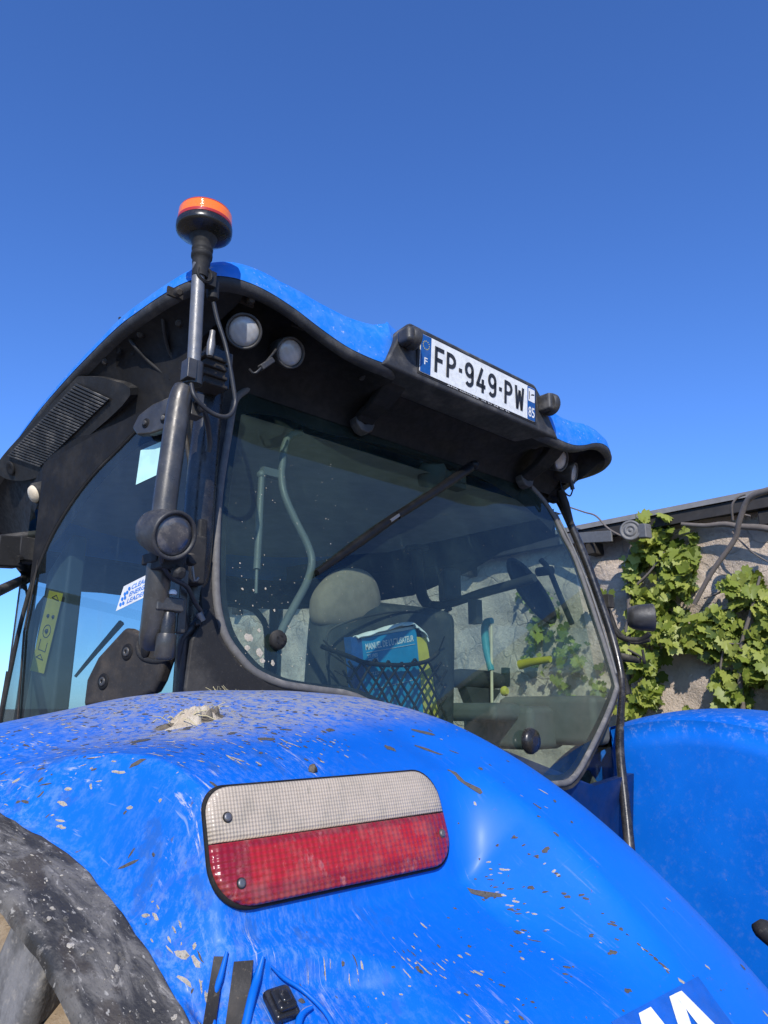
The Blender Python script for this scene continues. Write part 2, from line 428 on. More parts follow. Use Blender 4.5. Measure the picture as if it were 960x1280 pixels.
def catmull(pts, rs, m):
    P=[]; R=[]
    n=len(pts)
    for i in range(n-1):
        p0=pts[max(0,i-1)]; p1=pts[i]; p2=pts[i+1]; p3=pts[min(n-1,i+2)]
        for k in range(m):
            t=k/m
            P.append(.5*((2*p1)+(p2-p0)*t+(2*p0-5*p1+4*p2-p3)*t*t+(3*p1-p0-3*p2+p3)*t**3)); R.append(rs[i]+(rs[i+1]-rs[i])*t)
    P.append(pts[-1]); R.append(rs[-1])
    return P,R
def lerp(tab, x):
    if x<=tab[0][0]: return tab[0][1]
    for (a,b),(c,d) in zip(tab,tab[1:]):
        if x<=c: return b+(d-b)*(x-a)/(c-a)
    return tab[-1][1]
def slerp_tab(tab, x):
    """monotone-ish smooth table lookup"""
    n=len(tab)
    if x<=tab[0][0]: return tab[0][1]
    if x>=tab[-1][0]: return tab[-1][1]
    for i in range(n-1):
        if x<=tab[i+1][0]:
            x0,y0=tab[i]; x1,y1=tab[i+1]; h=x1-x0; t=(x-x0)/h
            def sl(j):
                if j==0: return (tab[1][1]-tab[0][1])/(tab[1][0]-tab[0][0])
                if j==n-1: return (tab[-1][1]-tab[-2][1])/(tab[-1][0]-tab[-2][0])
                return (tab[j+1][1]-tab[j-1][1])/(tab[j+1][0]-tab[j-1][0])
            return (2*t**3-3*t*t+1)*y0+(t**3-2*t*t+t)*h*sl(i)+(-2*t**3+3*t*t)*y1+(t**3-t*t)*h*sl(i+1)
def sstep(a,b,x):
    t=max(0,min(1,(x-a)/(b-a))); return t*t*(3-2*t)
def empty(name, loc, label=None, cat=None, group=None):
    o=bpy.data.objects.new(name,None); COL.objects.link(o); o.location=loc
    if label: tag(o,label,cat,group)
    return o
def tag(o, label, cat, group=None):
    o['label']=label; o['category']=cat
    if group: o['group']=group
def rrect(w0,w1,h0,h1,radii,n=6):
    """rounded rectangle outline; radii bl, br, tr, tl"""
    pts=[]
    for (cx,cy,a0,r) in ((w0,h0,180,radii[0]),(w1,h0,270,radii[1]),(w1,h1,0,radii[2]),(w0,h1,90,radii[3])):
        ox = cx + (r if cx==w0 else -r); oy = cy + (r if cy==h0 else -r)
        for k in range(n+1):
            a=rad(a0+90*k/n); pts.append((ox+r*math.cos(a), oy+r*math.sin(a)))
    return pts
def text(name, s, mat, parent, org, ux, uy, w=None, h=None, bold=0.0, lift=.0012, condensed=True):
    """flat lettering fitted to a w x h box lying at org (bottom left) in the plane ux, uy"""
    c=bpy.data.curves.new(name,'FONT'); c.body=s; c.size=1.0; c.offset=bold; c.resolution_u=3
    to=bpy.data.objects.new('tmp',c); COL.objects.link(to)
    dg=bpy.context.evaluated_depsgraph_get(); me=bpy.data.meshes.new_from_object(to.evaluated_get(dg))
    bpy.data.objects.remove(to); bpy.data.curves.remove(c)
    xs=[v.co.x for v in me.vertices]; ys=[v.co.y for v in me.vertices]
    x0,x1,y0,y1=min(xs),max(xs),min(ys),max(ys)
    sy=h/(y1-y0) if h else None
    sx=w/(x1-x0) if w else sy
    if sy is None: sy=sx
    org=V(org); ux=V(ux).normalized(); uy=V(uy).normalized(); nn=ux.cross(uy)
    for v in me.vertices: v.co = org+ux*(v.co.x-x0)*sx+uy*(v.co.y-y0)*sy+nn*lift
    me.materials.clear(); me.materials.append(M[mat])
    me.uv_layers.new(name='UVMap') if not me.uv_layers else None
    o=bpy.data.objects.new(name,me); COL.objects.link(o); o.parent=parent
    return o

# ------------------------------------------------------------------ tractor
tractor = empty('tractor', (0,0,0), 'big dirty blue farm tractor seen from its rear left corner, glazed cab and muddy fender', 'tractor')
AY, AZ = -.19, .945          # rear axle

# ---- left fender: arc over the wheel, crowned across, pod for the tail lamp
CROWN = [(-1.26,.950),(-1.22,.967),(-1.15,.994),(-1.05,1.020),(-.95,1.030),(-.86,1.032),(-.80,1.032),(-.770,1.028),(-.750,1.016),(-.738,.992),(-.732,.955),(-.730,.90),(-.726,.25)]
LN = V((0,-math.sin(rad(72)),math.cos(rad(72)))); LU = V((0,LN.z,-LN.y)); LO = V((-1.08,-.689,1.846))
def lamp_r(th):
    s,c=math.sin(rad(72)),math.cos(rad(72))
    return (s*(AY-LO.y)+c*(LO.z-AZ))/(s*math.sin(th)+c*math.cos(th))
def fend_r(x, th, pod=True):
    d=math.degrees(th)
    r = slerp_tab(CROWN, x)*(1+(.018*sstep(3,22,d)+.009*sstep(14,32,d))*sstep(-1.02,-.86,x))
    if not pod: return r
    wx = sstep(-1.252,-1.214,x)*sstep(-.862,-.942,x)
    rp = min(1.056, max(.985, lamp_r(th)-.0025))
    if d<27: w=sstep(10,26.5,d)
    else: w=sstep(44,33.0,d)
    r = r+(rp-r)*w*wx
    # stepped recess with blue ribs under the lamp
    rc = sstep(-1.254,-1.240,x)*sstep(32.2,33.5,d-(x+1.22)*13)*sstep(-.006,.018,(d-33.0)/57.3-(x+1.175)*.55+.012)*sstep(-1.06,-1.12,x)
    return r-.016*rc
def fend_p(x, th, off=0, pod=True):
    r=fend_r(x,th,pod)+off
    w_=sstep(-1.08,-1.26,x)
    x=x+(lerp(EDGE,math.degrees(th))+1.26)*w_
    return V((x, AY-r*math.sin(th), AZ+r*math.cos(th)))
EDGE=[(-42,-1.34),(8,-1.335),(18,-1.305),(20.5,-1.285),(23,-1.266),(27,-1.254),(30.5,-1.246),(35,-1.238),(60,-1.22),(82,-1.22)]
EDGE2=[(-42,-1.38),(8,-1.37),(18,-1.342),(23.4,-1.325),(27.9,-1.307),(31.9,-1.299),(40,-1.285),(82,-1.27)]
def xmap(u):
    # dense sampling where the inboard edge rolls over
    return lerp([(0,-1.26),(.74,-.80),(.96,-.7305),(1,-.726)], u)
TH0, TH1 = rad(-42), rad(82)
def cabside(y): return lerp([(.2,.80),(.4,.843),(.6,.885),(.82,.932),(1.0,.93)],y)
def keep_out(p):
    w_=sstep(.06,.11,p.y)
    if w_>0:
        lim=cabside(p.y)+.02
        if abs(p.x)<lim: p=V((math.copysign(abs(p.x)+(lim-abs(p.x))*w_,p.x),p.y,p.z))
    return p
fl = MB().grid(lambda u,v: keep_out(fend_p(xmap(u), TH0+(TH1-TH0)*v)), 230, 430, uvfn=lambda u,v:(xmap(u), (TH0+(TH1-TH0)*v)*1.03))
fender = fl.build('fender', 'fender_paint', tractor)
fender['label']='muddy left rear fender with the tail lamp'

# ---- right fender, mirrored and a little lower
RC=[(.696,.25),(.700,.90),(.706,.93),(.728,.962),(.79,.988),(.90,1.000),(1.02,1.002),(1.12,.995),(1.2,.975),(1.26,.945)]
def rf_p(x, th):
    r=slerp_tab(RC,x); return V((x, AY-r*math.sin(th), AZ+r*math.cos(th)))
fr = MB().grid(lambda u,v: keep_out(rf_p(lerp([(0,.696),(.12,.700),(.3,.73),(1,1.26)],u), rad(-42)+rad(120)*v)), 60, 200, uvfn=lambda u,v:(.2+u*.6, v*2.1))
fr = fr.build('fender', 'clean_paint', tractor)
fr['label']='cleaner right rear fender behind the cab'

# ---- black rubber fender extension along the outer edge
def ext_p(u, v):
    th=TH0+(TH1-TH0)*v
    d=math.degrees(th); e0=lerp(EDGE,d)+.006; e1=lerp(EDGE2,d)
    f=lerp([(0,0),(.06,.07),(.9,.93),(.96,1),(1,1.0)],u); x=e0+(e1-e0)*f
    r=lerp([(0,.946),(.06,.958),(.12,.957),(.9,.945),(.96,.941),(1,.931)],u)
    r += .0012*math.sin(th*160)*math.sin(u*7+th*40)
    return V((x, AY-r*math.sin(th), AZ+r*math.cos(th)))
MB().grid(ext_p, 40, 200, uvfn=lambda u,v:(u*.08, (TH0+(TH1-TH0)*v)*1.0)).build('fender_extension','extension_rubber',tractor)

# ---- dried spatter on the fender and its extension: irregular raised flakes
def flake(mb, x, th, L, W, ang, mi, off=.0004, surf=None, hgt=None):
    surf = surf or (lambda a,b: fend_p(a,b,off))
    n=9; ph=random.random()*6; cs,sn=math.cos(ang),math.sin(ang)
    prof=[1+.30*math.sin(2*a*2*PI/n+ph)+random.uniform(-.28,.28) for a in range(n)]
    c=surf(x,th); e=.003
    nrm=((surf(x+e,th)-c).cross(surf(x,th+e)-c)).normalized()
    if nrm.dot(c-V((c.x,AY,AZ)))<0: nrm=-nrm
    h = hgt if hgt is not None else min(.0035, .12*W)
    vs=[c+nrm*h]
    for ring,kz in ((.6,.8),(1,0)):
        for k in range(n):
            a=2*PI*k/n; p=prof[k]*ring
            du=math.cos(a)*W*p; dv=math.sin(a)*L*p
            X=x+du*cs-dv*sn; TT=th+(du*sn+dv*cs)/1.03
            vs.append(surf(X,TT)+nrm*(h*kz))
    fs=[(0,1+k,1+(k+1)%n) for k in range(n)]+[(1+k,1+n+k,1+n+(k+1)%n,1+(k+1)%n) for k in range(n)]
    mb.add(vs,fs,mi,True)
sp=MB()
for i in range(1000):
    # most on the crest and the outer half
    if random.random()<.62:
        x=random.uniform(-1.245,-1.0); th=rad(random.uniform(1,40))
    else:
        x=random.uniform(-1.05,-.78); th=rad(random.uniform(2,46))
        if random.random()<.62: continue
    X,TT=x,math.degrees(th)
    if -1.235<X<-.925 and 25.4<TT<33.6: continue
    pale = random.random()<(.60 if x<-1.0 else .15)
    s=random.choice([.0004,.0005,.0006,.0006,.0008,.0008,.0010,.0013,.0017])*(1 if pale else 1.25)
    el=random.choice([1.2,1.8,2.6,4.0]) if pale else random.choice([1.0,1.4,2.0])
    flake(sp, x, th, s*el, s, rad(random.gauss(-6 if x<-1.0 else -20,9)), 0 if pale else 1)
for (x,th,L,W,a) in ((-1.16,17,.014,.006,.5),(-1.11,15.4,.007,.005,.2),(-1.085,21.6,.006,.008,0),(-1.04,20,.004,.005,.4),(-1.2,27,.009,.002,-.25),(-1.242,30.9,.007,.0014,-.2),(-1.238,31.6,.006,.0013,-.2),(-1.246,31.9,.006,.0012,-.25),(-1.10,19.4,.004,.006,0),(-1.06,18.9,.003,.006,.1),(-.955,24.3,.009,.004,.3),(-.99,20.8,.008,.004,.5),(-.90,24.6,.014,.004,-.6),(-.865,22.3,.012,.006,-.7),(-.90,28,.02,.0035,-.5),(-.93,33,.02,.003,-.5)):
    flake(sp, x, rad(th), L, W, a, 0 if (30<th<33 ) else 1)
for i in range(300):       # thin drips and splashes on the outer half, often in small groups
    x0=random.uniform(-1.25,-1.02); d0=random.uniform(4,38)
    for j in range(random.choice([1,1,1,2,4])):
        x=x0+random.gauss(0,.004); d=d0+random.gauss(0,.35)
        if -1.235<x<-.925 and 25.2<d<33.8: continue
        w_=random.choice([.0003,.0004,.0005,.0007]); flake(sp,x,rad(d),w_*random.uniform(3,11),w_,rad(random.gauss(-5,5)),0 if random.random()<.75 else 1,hgt=.0003)
for i in range(160):       # brown crumbs on the crest
    x=random.uniform(-1.16,-.86); d=abs(random.gauss(9,7))+1
    w_=random.choice([.0008,.0012,.0018,.0026]); flake(sp,x,rad(d),w_*random.uniform(.9,1.8),w_,random.gauss(-.1,.35),1 if random.random()<.8 else 0)
fo=sp.build('mud_spatter',['splash_pale','splash_brown'],fender); fo['kind']='stuff'
sp=MB()
for i in range(200):
    u=random.uniform(.14,.88); v=(rad(random.uniform(14,42))-TH0)/(TH1-TH0)
    s=random.choice([.0004,.0006,.0006,.0009,.0013,.002]); 
    flake(sp,u,v,s*random.uniform(1,1.7)/.9,s,0,0 if random.random()<.6 else 1,surf=lambda a,b:ext_p(max(0,min(1,u+(a-u)/.07)),v+(b-v)/2.1),hgt=.0006)
fo=sp.build('mud_spatter',['splash_pale','splash_brown'],bpy.data.objects['fender_extension']); fo['kind']='stuff'

# ---- tail lamp
tl = empty('tail_lamp', (0,0,0)); tl.parent=tractor
UX=V((1,0,0))
def lp(a,b,h=0): return LO+UX*a+LU*b+LN*h
def lens_mesh(out, dome, lo=-1e9, hi=1e9):
    """domed slab over an outline, clipped to a band of b"""
    cx=sum(p[0] for p in out)/len(out); cyy=sum(p[1] for p in out)/len(out)
    mb=MB(); rings=[(1.0,0),(1.0,dome*.55),(.985,dome*.8),(.95,dome*.97),(.80,dome*1.06),(.5,dome*1.12),(.2,dome*1.14)]
    vs=[];uvs=[]; n=len(out)
    for s_,h in rings:
        for (a,b) in out:
            A=cx+(a-cx)*s_; B=min(hi,max(lo,cyy+(b-cyy)*s_)) ; vs.append(lp(A,B,h)); uvs.append((A,B))
    fs=[(i*n+k,i*n+(k+1)%n,(i+1)*n+(k+1)%n,(i+1)*n+k) for i in range(len(rings)-1) for k in range(n)]
    fs.append([ (len(rings)-1)*n+k for k in range(n)])
    mb.add(vs,fs,0,True,uvs); return mb
full=rrect(-.1345,.1345,-.048,.042,(.036,.030,.032,.020),9)
def inset(out,d):
    cx=sum(p[0] for p in out)/len(out); cyy=sum(p[1] for p in out)/len(out)
    return [(a-(1 if a>cx else -1)*d, b-(1 if b>cyy else -1)*d) for a,b in out]
lens_mesh(inset(full,-.0022),.0035).build('gasket','black_recess',tl)
def clipped(out,lo,hi):
    res=[]
    n=len(out)
    for i in range(n):
        a,b=out[i],out[(i+1)%n]
        ina=lo<=a[1]<=hi; inb=lo<=b[1]<=hi
        if ina: res.append(a)
        if ina!=inb:
            t=((lo if (a[1]<lo)!=(b[1]<lo) else hi)-a[1])/(b[1]-a[1]); res.append((a[0]+(b[0]-a[0])*t, a[1]+(b[1]-a[1])*t))
    return res
lens_mesh(clipped(full,.0004,9),.0070).build('clear_lens','clear_lens',tl)
lens_mesh(clipped(full,-9,-.0004),.0074).build('red_lens','red_lens',tl)
for (a,b) in ((-.118,.018),(-.112,-.031),(.122,-.020)):
    s_=MB(); s_.lathe([(.0034,0),(.0034,.0012),(.0024,.0018),(.001,.0018)],lp(a,b,.0076),LN,14,0)
    s_.lathe([(.0042,-.002),(.0042,.0004)],lp(a,b,.0076),LN,14,1)
    s_.build('screw',['bolt_steel','black_plastic'],tl)

# ---- ribs and rubber plug in the recess under the lamp
def cyl(u,v,r):
    d=FW+RT*((u-480)/FPX)+UP*((640-v)/FPX); o=CAM-V((0,AY,AZ))
    A=d.y*d.y+d.z*d.z; B=2*(o.y*d.y+o.z*d.z); C=o.y*o.y+o.z*o.z-r*r
    return CAM+d*((-B-math.sqrt(max(0,B*B-4*A*C)))/(2*A))
FB=BVHTree.FromPolygons([v.co.copy() for v in fender.data.vertices],[tuple(p.vertices) for p in fender.data.polygons])
def fhit(u,v,off=0):
    d=(FW+RT*((u-480)/FPX)+UP*((640-v)/FPX)).normalized(); h=FB.ray_cast(CAM,d)
    if h[0] is None: return cyl(u,v,1.03)
    n_=h[1] if h[1].dot(d)<0 else -h[1]
    return h[0]+n_*off
for px_,wd in ((((284,1192),(276,1222),(269,1255),(262,1300)),.0024),(((326,1196),(318,1225),(312,1255),(306,1300)),.0032),(((336,1207),(352,1223),(376,1243),(404,1270),(420,1300)),.0016),(((388,1264),(374,1274),(368,1300)),.0028)):
    MB().tube([fhit(u,v,.004) for u,v in px_],[wd*.5]+[wd]*(len(px_)-1),10,4).build('step_rib','fender_paint',tractor)
for q in (((292,1202),(316,1200),(306,1300),(280,1300)),((268,1196),(281,1196),(268,1300),(250,1300))):  # flat dark strips: the slot, and the recess's shaded left side as colour
    p=[fhit(u,v,.0012) for u,v in q]
    MB().grid(lambda u,v: (p[0]*(1-u)+p[1]*u)*(1-v)+(p[3]*(1-u)+p[2]*u)*v,4,8).build('slot_shade','panel_brown',tractor)
pl_=MB(); c=fhit(349,1260,.004); th=rad(36); nn=V((0,-math.sin(th),math.cos(th))); tt=V((0,-math.cos(th),-math.sin(th)))
for (w_,hh,o_) in ((.021,.024,0),(.016,.018,.004),(.009,.011,.006)):
    pl_.box(c+nn*o_,(w_,.008,hh),(UX,nn,tt))
pl_.build('rubber_plug','post_black',tractor,bevel=.003)

# scuffed crease running down from the lamp
sp=MB()
for i_ in range(42):
    t=random.random(); u=600+75*t+random.gauss(0,9); v=1075+105*t+random.gauss(0,8)
    h_=fhit(u,v); th_=math.atan2(-(h_.y-AY),h_.z-AZ)
    s_=random.choice([.0004,.0006,.0008]); flake(sp,h_.x,th_,s_*random.uniform(2,5),s_,rad(-28),0 if random.random()<.5 else 1,off=.0003,hgt=.0004)
for i_ in range(60):
    u=random.uniform(560,860); v=max(random.uniform(1000,1240),890+(u-530)*.86+60)
    h_=fhit(u,v); 
    if h_.x<-.95 and v<1060: continue
    th_=math.atan2(-(h_.y-AY),h_.z-AZ); s_=random.choice([.0006,.0009,.0013])
    flake(sp,h_.x,th_,s_*random.uniform(1.2,3),s_,rad(-30),0 if random.random()<.2 else 1,off=.0003,hgt=.0006)
fo=sp.build('paint_scuff',['splash_pale','splash_brown'],fender); fo['kind']='stuff'

# ---- decal with big white letters low on the fender (only its top shows)
dec=empty('fender_decal',(0,0,0)); dec.parent=tractor
def dpatch(mb,q,off,nu=6,nv=10):
    q=[V((a_,b_)) for a_,b_ in q]
    mb.grid(lambda u,v: fhit(*((q[0]*(1-u)+q[1]*u)*(1-v)+(q[3]*(1-u)+q[2]*u)*v),off),nu,nv)
b_=MB(); dpatch(b_,((764,1278),(872,1221),(990,1385),(860,1440)),.0007,14,14); b_.build('backing','decal_blue',dec)
lt=MB()
dpatch(lt,((798,1268),(813,1260),(880,1345),(818,1345)),.0014)
dpatch(lt,((836,1247),(849,1240.5),(885,1345),(866,1345)),.0014)
dpatch(lt,((842,1244),(851,1240),(955,1345),(920,1345)),.0017)
lt.build('lettering','letter_white',dec)

# ---- wheels
def wheel(sx):
    w=empty('rear_wheel',(0,0,0)); w.parent=tractor
    prof=[(-.25,.53),(-.255,.62),(-.265,.72),(-.26,.79),(-.24,.835),(-.20,.852),(0,.858),(.20,.852),(.24,.835),(.26,.79),(.265,.72),(.255,.62),(.25,.53)]
    cxx=sx*1.035
    t=MB(); n=72
    vs=[]
    for (h,r) in prof:
        for k in range(n):
            a=2*PI*k/n; vs.append((cxx+h, AY-r*math.sin(a), AZ+r*math.cos(a)))
    fs=[(i*n+k,i*n+(k+1)%n,(i+1)*n+(k+1)%n,(i+1)*n+k) for i in range(len(prof)-1) for k in range(n)]
    t.add(vs,fs,1)
    NL=21
    for k in range(NL):
        for side in (-1,1):
            a0=2*PI*(k+(.5 if side>0 else 0))/NL+rad(5.2)
            def P(h,da,r):
                a=a0+da; return V((cxx+h*side, AY-r*math.sin(a), AZ+r*math.cos(a)))
            path=[(.02,-.17,.0),(.10,-.10,0),(.18,-.04,0),(.245,.0,0),(.268,.01,-.10)]
            vs=[]; W=.036
            for (h,da,dr) in path:
                ww=W*(1.0 if h<.24 else 1.25)
                top=(.905 if h<.24 else .895)+dr
                for (dd,r) in ((-ww-.012,.84+dr),(-ww,top),(ww,top),(ww+.012,.84+dr)): vs.append(P(h,da+dd,r))
            m=len(path)
            fs=[(i*4+j,i*4+j+1,(i+1)*4+j+1,(i+1)*4+j) for i in range(m-1) for j in range(3)]+[(0,1,2,3),(m*4-4,m*4-1,m*4-2,m*4-3)]
            t.add(vs,fs,0,False)
    t.build('tyre',['tyre_rubber','tyre_mud'],w,bevel=.006)
    r_=MB(); prof=[(.53,-.30),(.55,-.31),(.52,-.26),(.50,-.1),(.30,-.05),(.18,-.02),(.12,-.08),(.02,-.09)]
    r_.lathe([(r,h*1.0) for r,h in prof],(cxx,AY,AZ),(sx*-1,0,0),48,0)
    r_.build('rim','paper_white',w)
wheel(-1); wheel(1)

# ---- cab: rear glass
RN=V((0,-1,.25)).normalized(); RP=V((0,.2,2.65))
def ry_(z): return .2-.25*(2.65-z)
def rat(u,v,o=0.0): return at(u,v,n=RN,p=RP+RN*o)
rgl=empty('rear_window',(0,0,0)); rgl.parent=tractor
RGpx=[(425,503),(363,487),(322,484),(304,490),(293,503),(286,540),(276,600),(272,640),(270,690),(270,740),(275,775),(284,800),(300,822),(318,840),(345,853),(366,858),(400,863),(444,871),(500,900),(580,938),(650,976),(696,980),(718,971),(741,931),(757,897),(769,865),(768,849),(745,775),(720,702),(705,672),(692,645),(672,617),(640,590),(560,551),(490,523)]
RGs=[rat(u,v) for u,v in RGpx]
RGc,_=catmull(RGs+[RGs[0]],[0]*(len(RGs)+1),3); RGc=RGc[:-1]
def fan(pts,cen,mb,mi=0):
    n=len(pts); cen=V(cen)
    vs=[cen]+[cen+(p-cen)*.5 for p in pts]+list(pts)
    fs=[(0,1+k,1+(k+1)%n) for k in range(n)]+[(1+k,1+n+k,1+n+(k+1)%n,1+(k+1)%n) for k in range(n)]
    return mb.add(vs,fs,mi,False)
fan(RGc,(0,ry_(2.25),2.25),MB()).build('pane','rear_glass',rgl)
MB().tube(RGc+[RGc[0]],.0088,10).build('seal','seal_rubber',rgl)
def shrink(pts,c,d): 
    return [p+(V(c)-p).normalized()*d for p in pts]
fb=MB(); inn=shrink(RGc,(0,ry_(2.3),2.3),.026); n=len(RGc)
fb.add([p-RN*.002 for p in RGc]+[p-RN*.002 for p in inn],[(k,(k+1)%n,n+(k+1)%n,n+k) for k in range(n)],0,False)
tpx=[(291,500),(310,486),(363,487),(425,503),(490,523),(560,551),(640,590),(672,617),(694,645)]
bpx=[(287,524),(312,517),(352,522),(400,540),(460,552),(520,566),(590,592),(650,628),(690,664)]
ta=sm_(tpx) if False else catmull([rat(u,v,-.003) for u,v in tpx],[0]*9,4)[0]; tb=catmull([rat(u,v,-.003) for u,v in bpx],[0]*9,4)[0]; q_=len(ta)
fb.add(ta+tb,[(k,k+1,q_+k+1,q_+k) for k in range(q_-1)],0,False)
fb.build('dark_border','black_recess',rgl)

# rear wall frame around the glass
outer=[]
cg=V((0,ry_(2.25),2.25))
for p in RGc:
    d=(p-cg).normalized()
    o_=p+d*(.034 if p.x<-.3 else .020)
    if p.x<-.45: o_.x=min(o_.x,-.80)
    o_.y=ry_(o_.z); outer.append(o_)
fw=MB(); fw.add([p-RN*.006 for p in RGc]+[p-RN*.006 for p in outer],[(k,(k+1)%n,n+(k+1)%n,n+k) for k in range(n)],0,False)
fw.build('rear_frame','black_plastic',tractor,solid=.012)
rp_=MB(); rp_.prism([V((-.72,ry_(1.98)+.012,1.98)),V((-.30,ry_(1.95)+.012,1.95)),V((.45,ry_(1.73)+.012,1.73)),V((.69,ry_(1.75)+.012,1.75)),V((.69,.06,1.10)),V((-.72,.06,1.10))],(0,.03,0)); rp_.build('rear_panel','shaded_blue_paint',tractor)
# lower right corner post and bracket
cp=MB()
cp.tube([rat(u,v,-.02) for u,v in ((692,615),(706,640),(728,690),(748,745),(766,800),(777,850),(776,890),(775,940),(783,1020),(800,1200))],[.012,.014,.016,.016,.016,.014,.013,.014,.016,.016],10,4)
cp.build('corner_post','post_black',tractor)
cp=MB()
cp.tube([(-.785,.135,2.74),(-.797,.12,2.60),(-.805,.115,2.40),(-.805,.115,2.2),(-.800,.12,2.05),(-.79,.125,1.85),(-.77,.13,1.6)],[.024,.030,.032,.032,.030,.034,.034],20,4)
cp.box((-.798,.105,2.655),(.05,.05,.05)); cp.box((-.798,.105,2.70),(.058,.055,.03)); 
cp.build('corner_post','post_black',tractor)
# thin weathered strip on the right post
MB().tube([rat(u,v,.004) for u,v in ((694,640),(716,684),(738,738),(758,800),(770,842))],.0045,8,3).build('trim_strip','galvanised',tractor)
# curved inner panels low left, in front of the glass corner
lpn=MB()
lp_out=[at(u,v,y=.03) for u,v in ((262,760),(275,800),(300,832),(345,860),(420,880),(440,960),(240,960),(232,860),(240,800))]
lpn.prism(lp_out,(0,.012,0)); lpn.build('corner_panel','black_plastic',tractor,bevel=.004)

# ---- roof: black liner and rim, blue shell
RIM=[ # left half of the rim, rear centre -> front, (x,y,z) of the blue/black edge
 (0,.035,2.845),(-.20,.035,2.838),(-.30,.02,2.815),(-.345,.005,2.803),(-.38,0,2.800),(-.43,0,2.798),(-.50,.002,2.803),(-.58,.004,2.822),(-.66,.006,2.846),(-.74,.008,2.860),(-.81,.016,2.861),(-.865,.034,2.850),(-.900,.07,2.836),(-.918,.13,2.828),(-.927,.22,2.826),(-.934,.33,2.823),(-.940,.48,2.804),(-.943,.64,2.782),(-.945,.84,2.745),(-.943,1.10,2.680),(-.925,1.35,2.63),(-.87,1.60,2.60),(-.75,1.80,2.59),(-.55,1.92,2.59),(-.3,1.98,2.60),(0,2.0,2.60)]
def sm(seq,m): return catmull([V(p) for p in seq],[0]*len(seq),m)[0]
half=sm(RIM,4)
rim=half+[V((-p.x-.062*sstep(.5,.88,-p.x),p.y,p.z)) for p in half[-2:0:-1]]
nR=len(rim)
RC_=V((0,.95,2.72))
def outdir(p):
    q=V((p.x,(p.y-.95)*.95,0)); return q.normalized()
def roof_rows():
    rows={'top':[], 'liner':[]}
    for p in rim:
        od=outdir(p); back = max(0,min(1,(.5-p.y)/.35))   # 1 on the rear edge
        cen=V((0,.95,2.96))
        # blue shell: from rim edge up over the shoulder to the flat top
        hs=lerp([(0,.10),(.33,.11),(.345,.142),(.40,.118),(.52,.098),(.70,.062),(.83,.058),(.95,.05)],abs(p.x)) if back>.3 else .046
        if abs(p.x)<.345 and back>.3: hs=2.95-p.z
        a=p+od*.002; b=p+V((0,0,hs*.55))-od*.006; c=p+V((0,0,hs))-od*.030
        t1=c.lerp(V((cen.x,cen.y,max(c.z+.02,2.94))),.12); t1.z=c.z+.012
        rows['top'].append([a,b,c,t1,c.lerp(cen,.35)*1.0,c.lerp(cen,.7),c.lerp(cen,.97)])
        # black rim and underside
        e0=p+V((0,0,.001)); e1=p-V((0,0,.012))+od*.004; e2=p-V((0,0,.022))-od*.006; e3=p-V((0,0,.024))-od*.022
        if back>.3:
            rec=lerp([(0,0.0),(.36,0.0),(.46,1),(.80,1),(.9,.4)],abs(p.x))
            e4=V((p.x*.97,max(p.y,.03)+.045,p.z-.022+.045*rec-(1-rec)*.012)); e5=V((p.x*.95,.135,(2.765)*(1-rec)+rec*(p.z+.005)))
            e6=V((p.x*.93 if abs(p.x)>.1 else p.x,.20,2.745)); e7=V((max(-.79,min(.79,p.x*.93)),.212,2.705))
            if abs(p.x)>.80:
                e4=p-od*.05-V((0,0,.03)); e5=V((math.copysign(.83,p.x),.16,2.74)); e6=V((math.copysign(.80,p.x),.19,2.68)); e7=V((math.copysign(.79,p.x),.21,2.64))
                if p.x>0: e5=V((.77,.15,2.775)); e6=V((.69,.20,2.735)); e7=V((.655,.212,2.705))
        else:
            zi=lerp([(.2,2.635),(.4,2.62),(.6,2.585),(.85,2.52),(1.1,2.45),(1.5,2.42),(2,2.42)],p.y)
            xi=lerp([(.2,.80),(.4,.835),(.6,.875),(.8,.905),(1.0,.875),(1.3,.78),(1.6,.66),(2.0,.6)],p.y)
            if p.y>1.55:
                inn_=p-od*.16; inn_.z=zi
            else: inn_=V((math.copysign(xi,p.x),p.y,zi))
            e4=e3.lerp(inn_,.25)+V((0,0,.010)); e5=e3.lerp(inn_,.55)+V((0,0,.010)); e6=e3.lerp(inn_,.8); e7=inn_
        rows['liner'].append([e0,e1,e2,e3,e4,e5,e6,e7])
    return rows
rows=roof_rows()
def loft(rows_,names,mat,parent,sub=0,mi=None,mats=None):
    k=len(rows_[0]); n=len(rows_); vs=[p for r in rows_ for p in r]
    fs=[];mb=MB()
    for i in range(n):
        j=(i+1)%n
        for a in range(k-1): fs.append((i*k+a,i*k+a+1,j*k+a+1,j*k+a))
    b=mb.add(vs,fs,0,True)
    if mi: mb.mi=[mi(q%(k-1)) for q in range(len(fs))]
    return mb.build(names,mats or mat,parent)
loft(rows['top'],'roof_shell','roof_paint',tractor)
loft(rows['liner'],'roof_liner',None,tractor,mi=lambda a:0 if a<3 else 1,mats=['roof_rim_black','black_recess'])
# headliner inside
hl=MB(); hl.grid(lambda u,v: V((-.78+1.56*u,.24+1.66*v,2.66+.05*math.sin(PI*u)*math.sin(PI*v))),12,12); hl.build('headliner','headliner_felt',tractor)
MB().box((0,.245,2.73),(1.5,.03,.07)).build('header_beam','black_recess',tractor,bevel=.008)

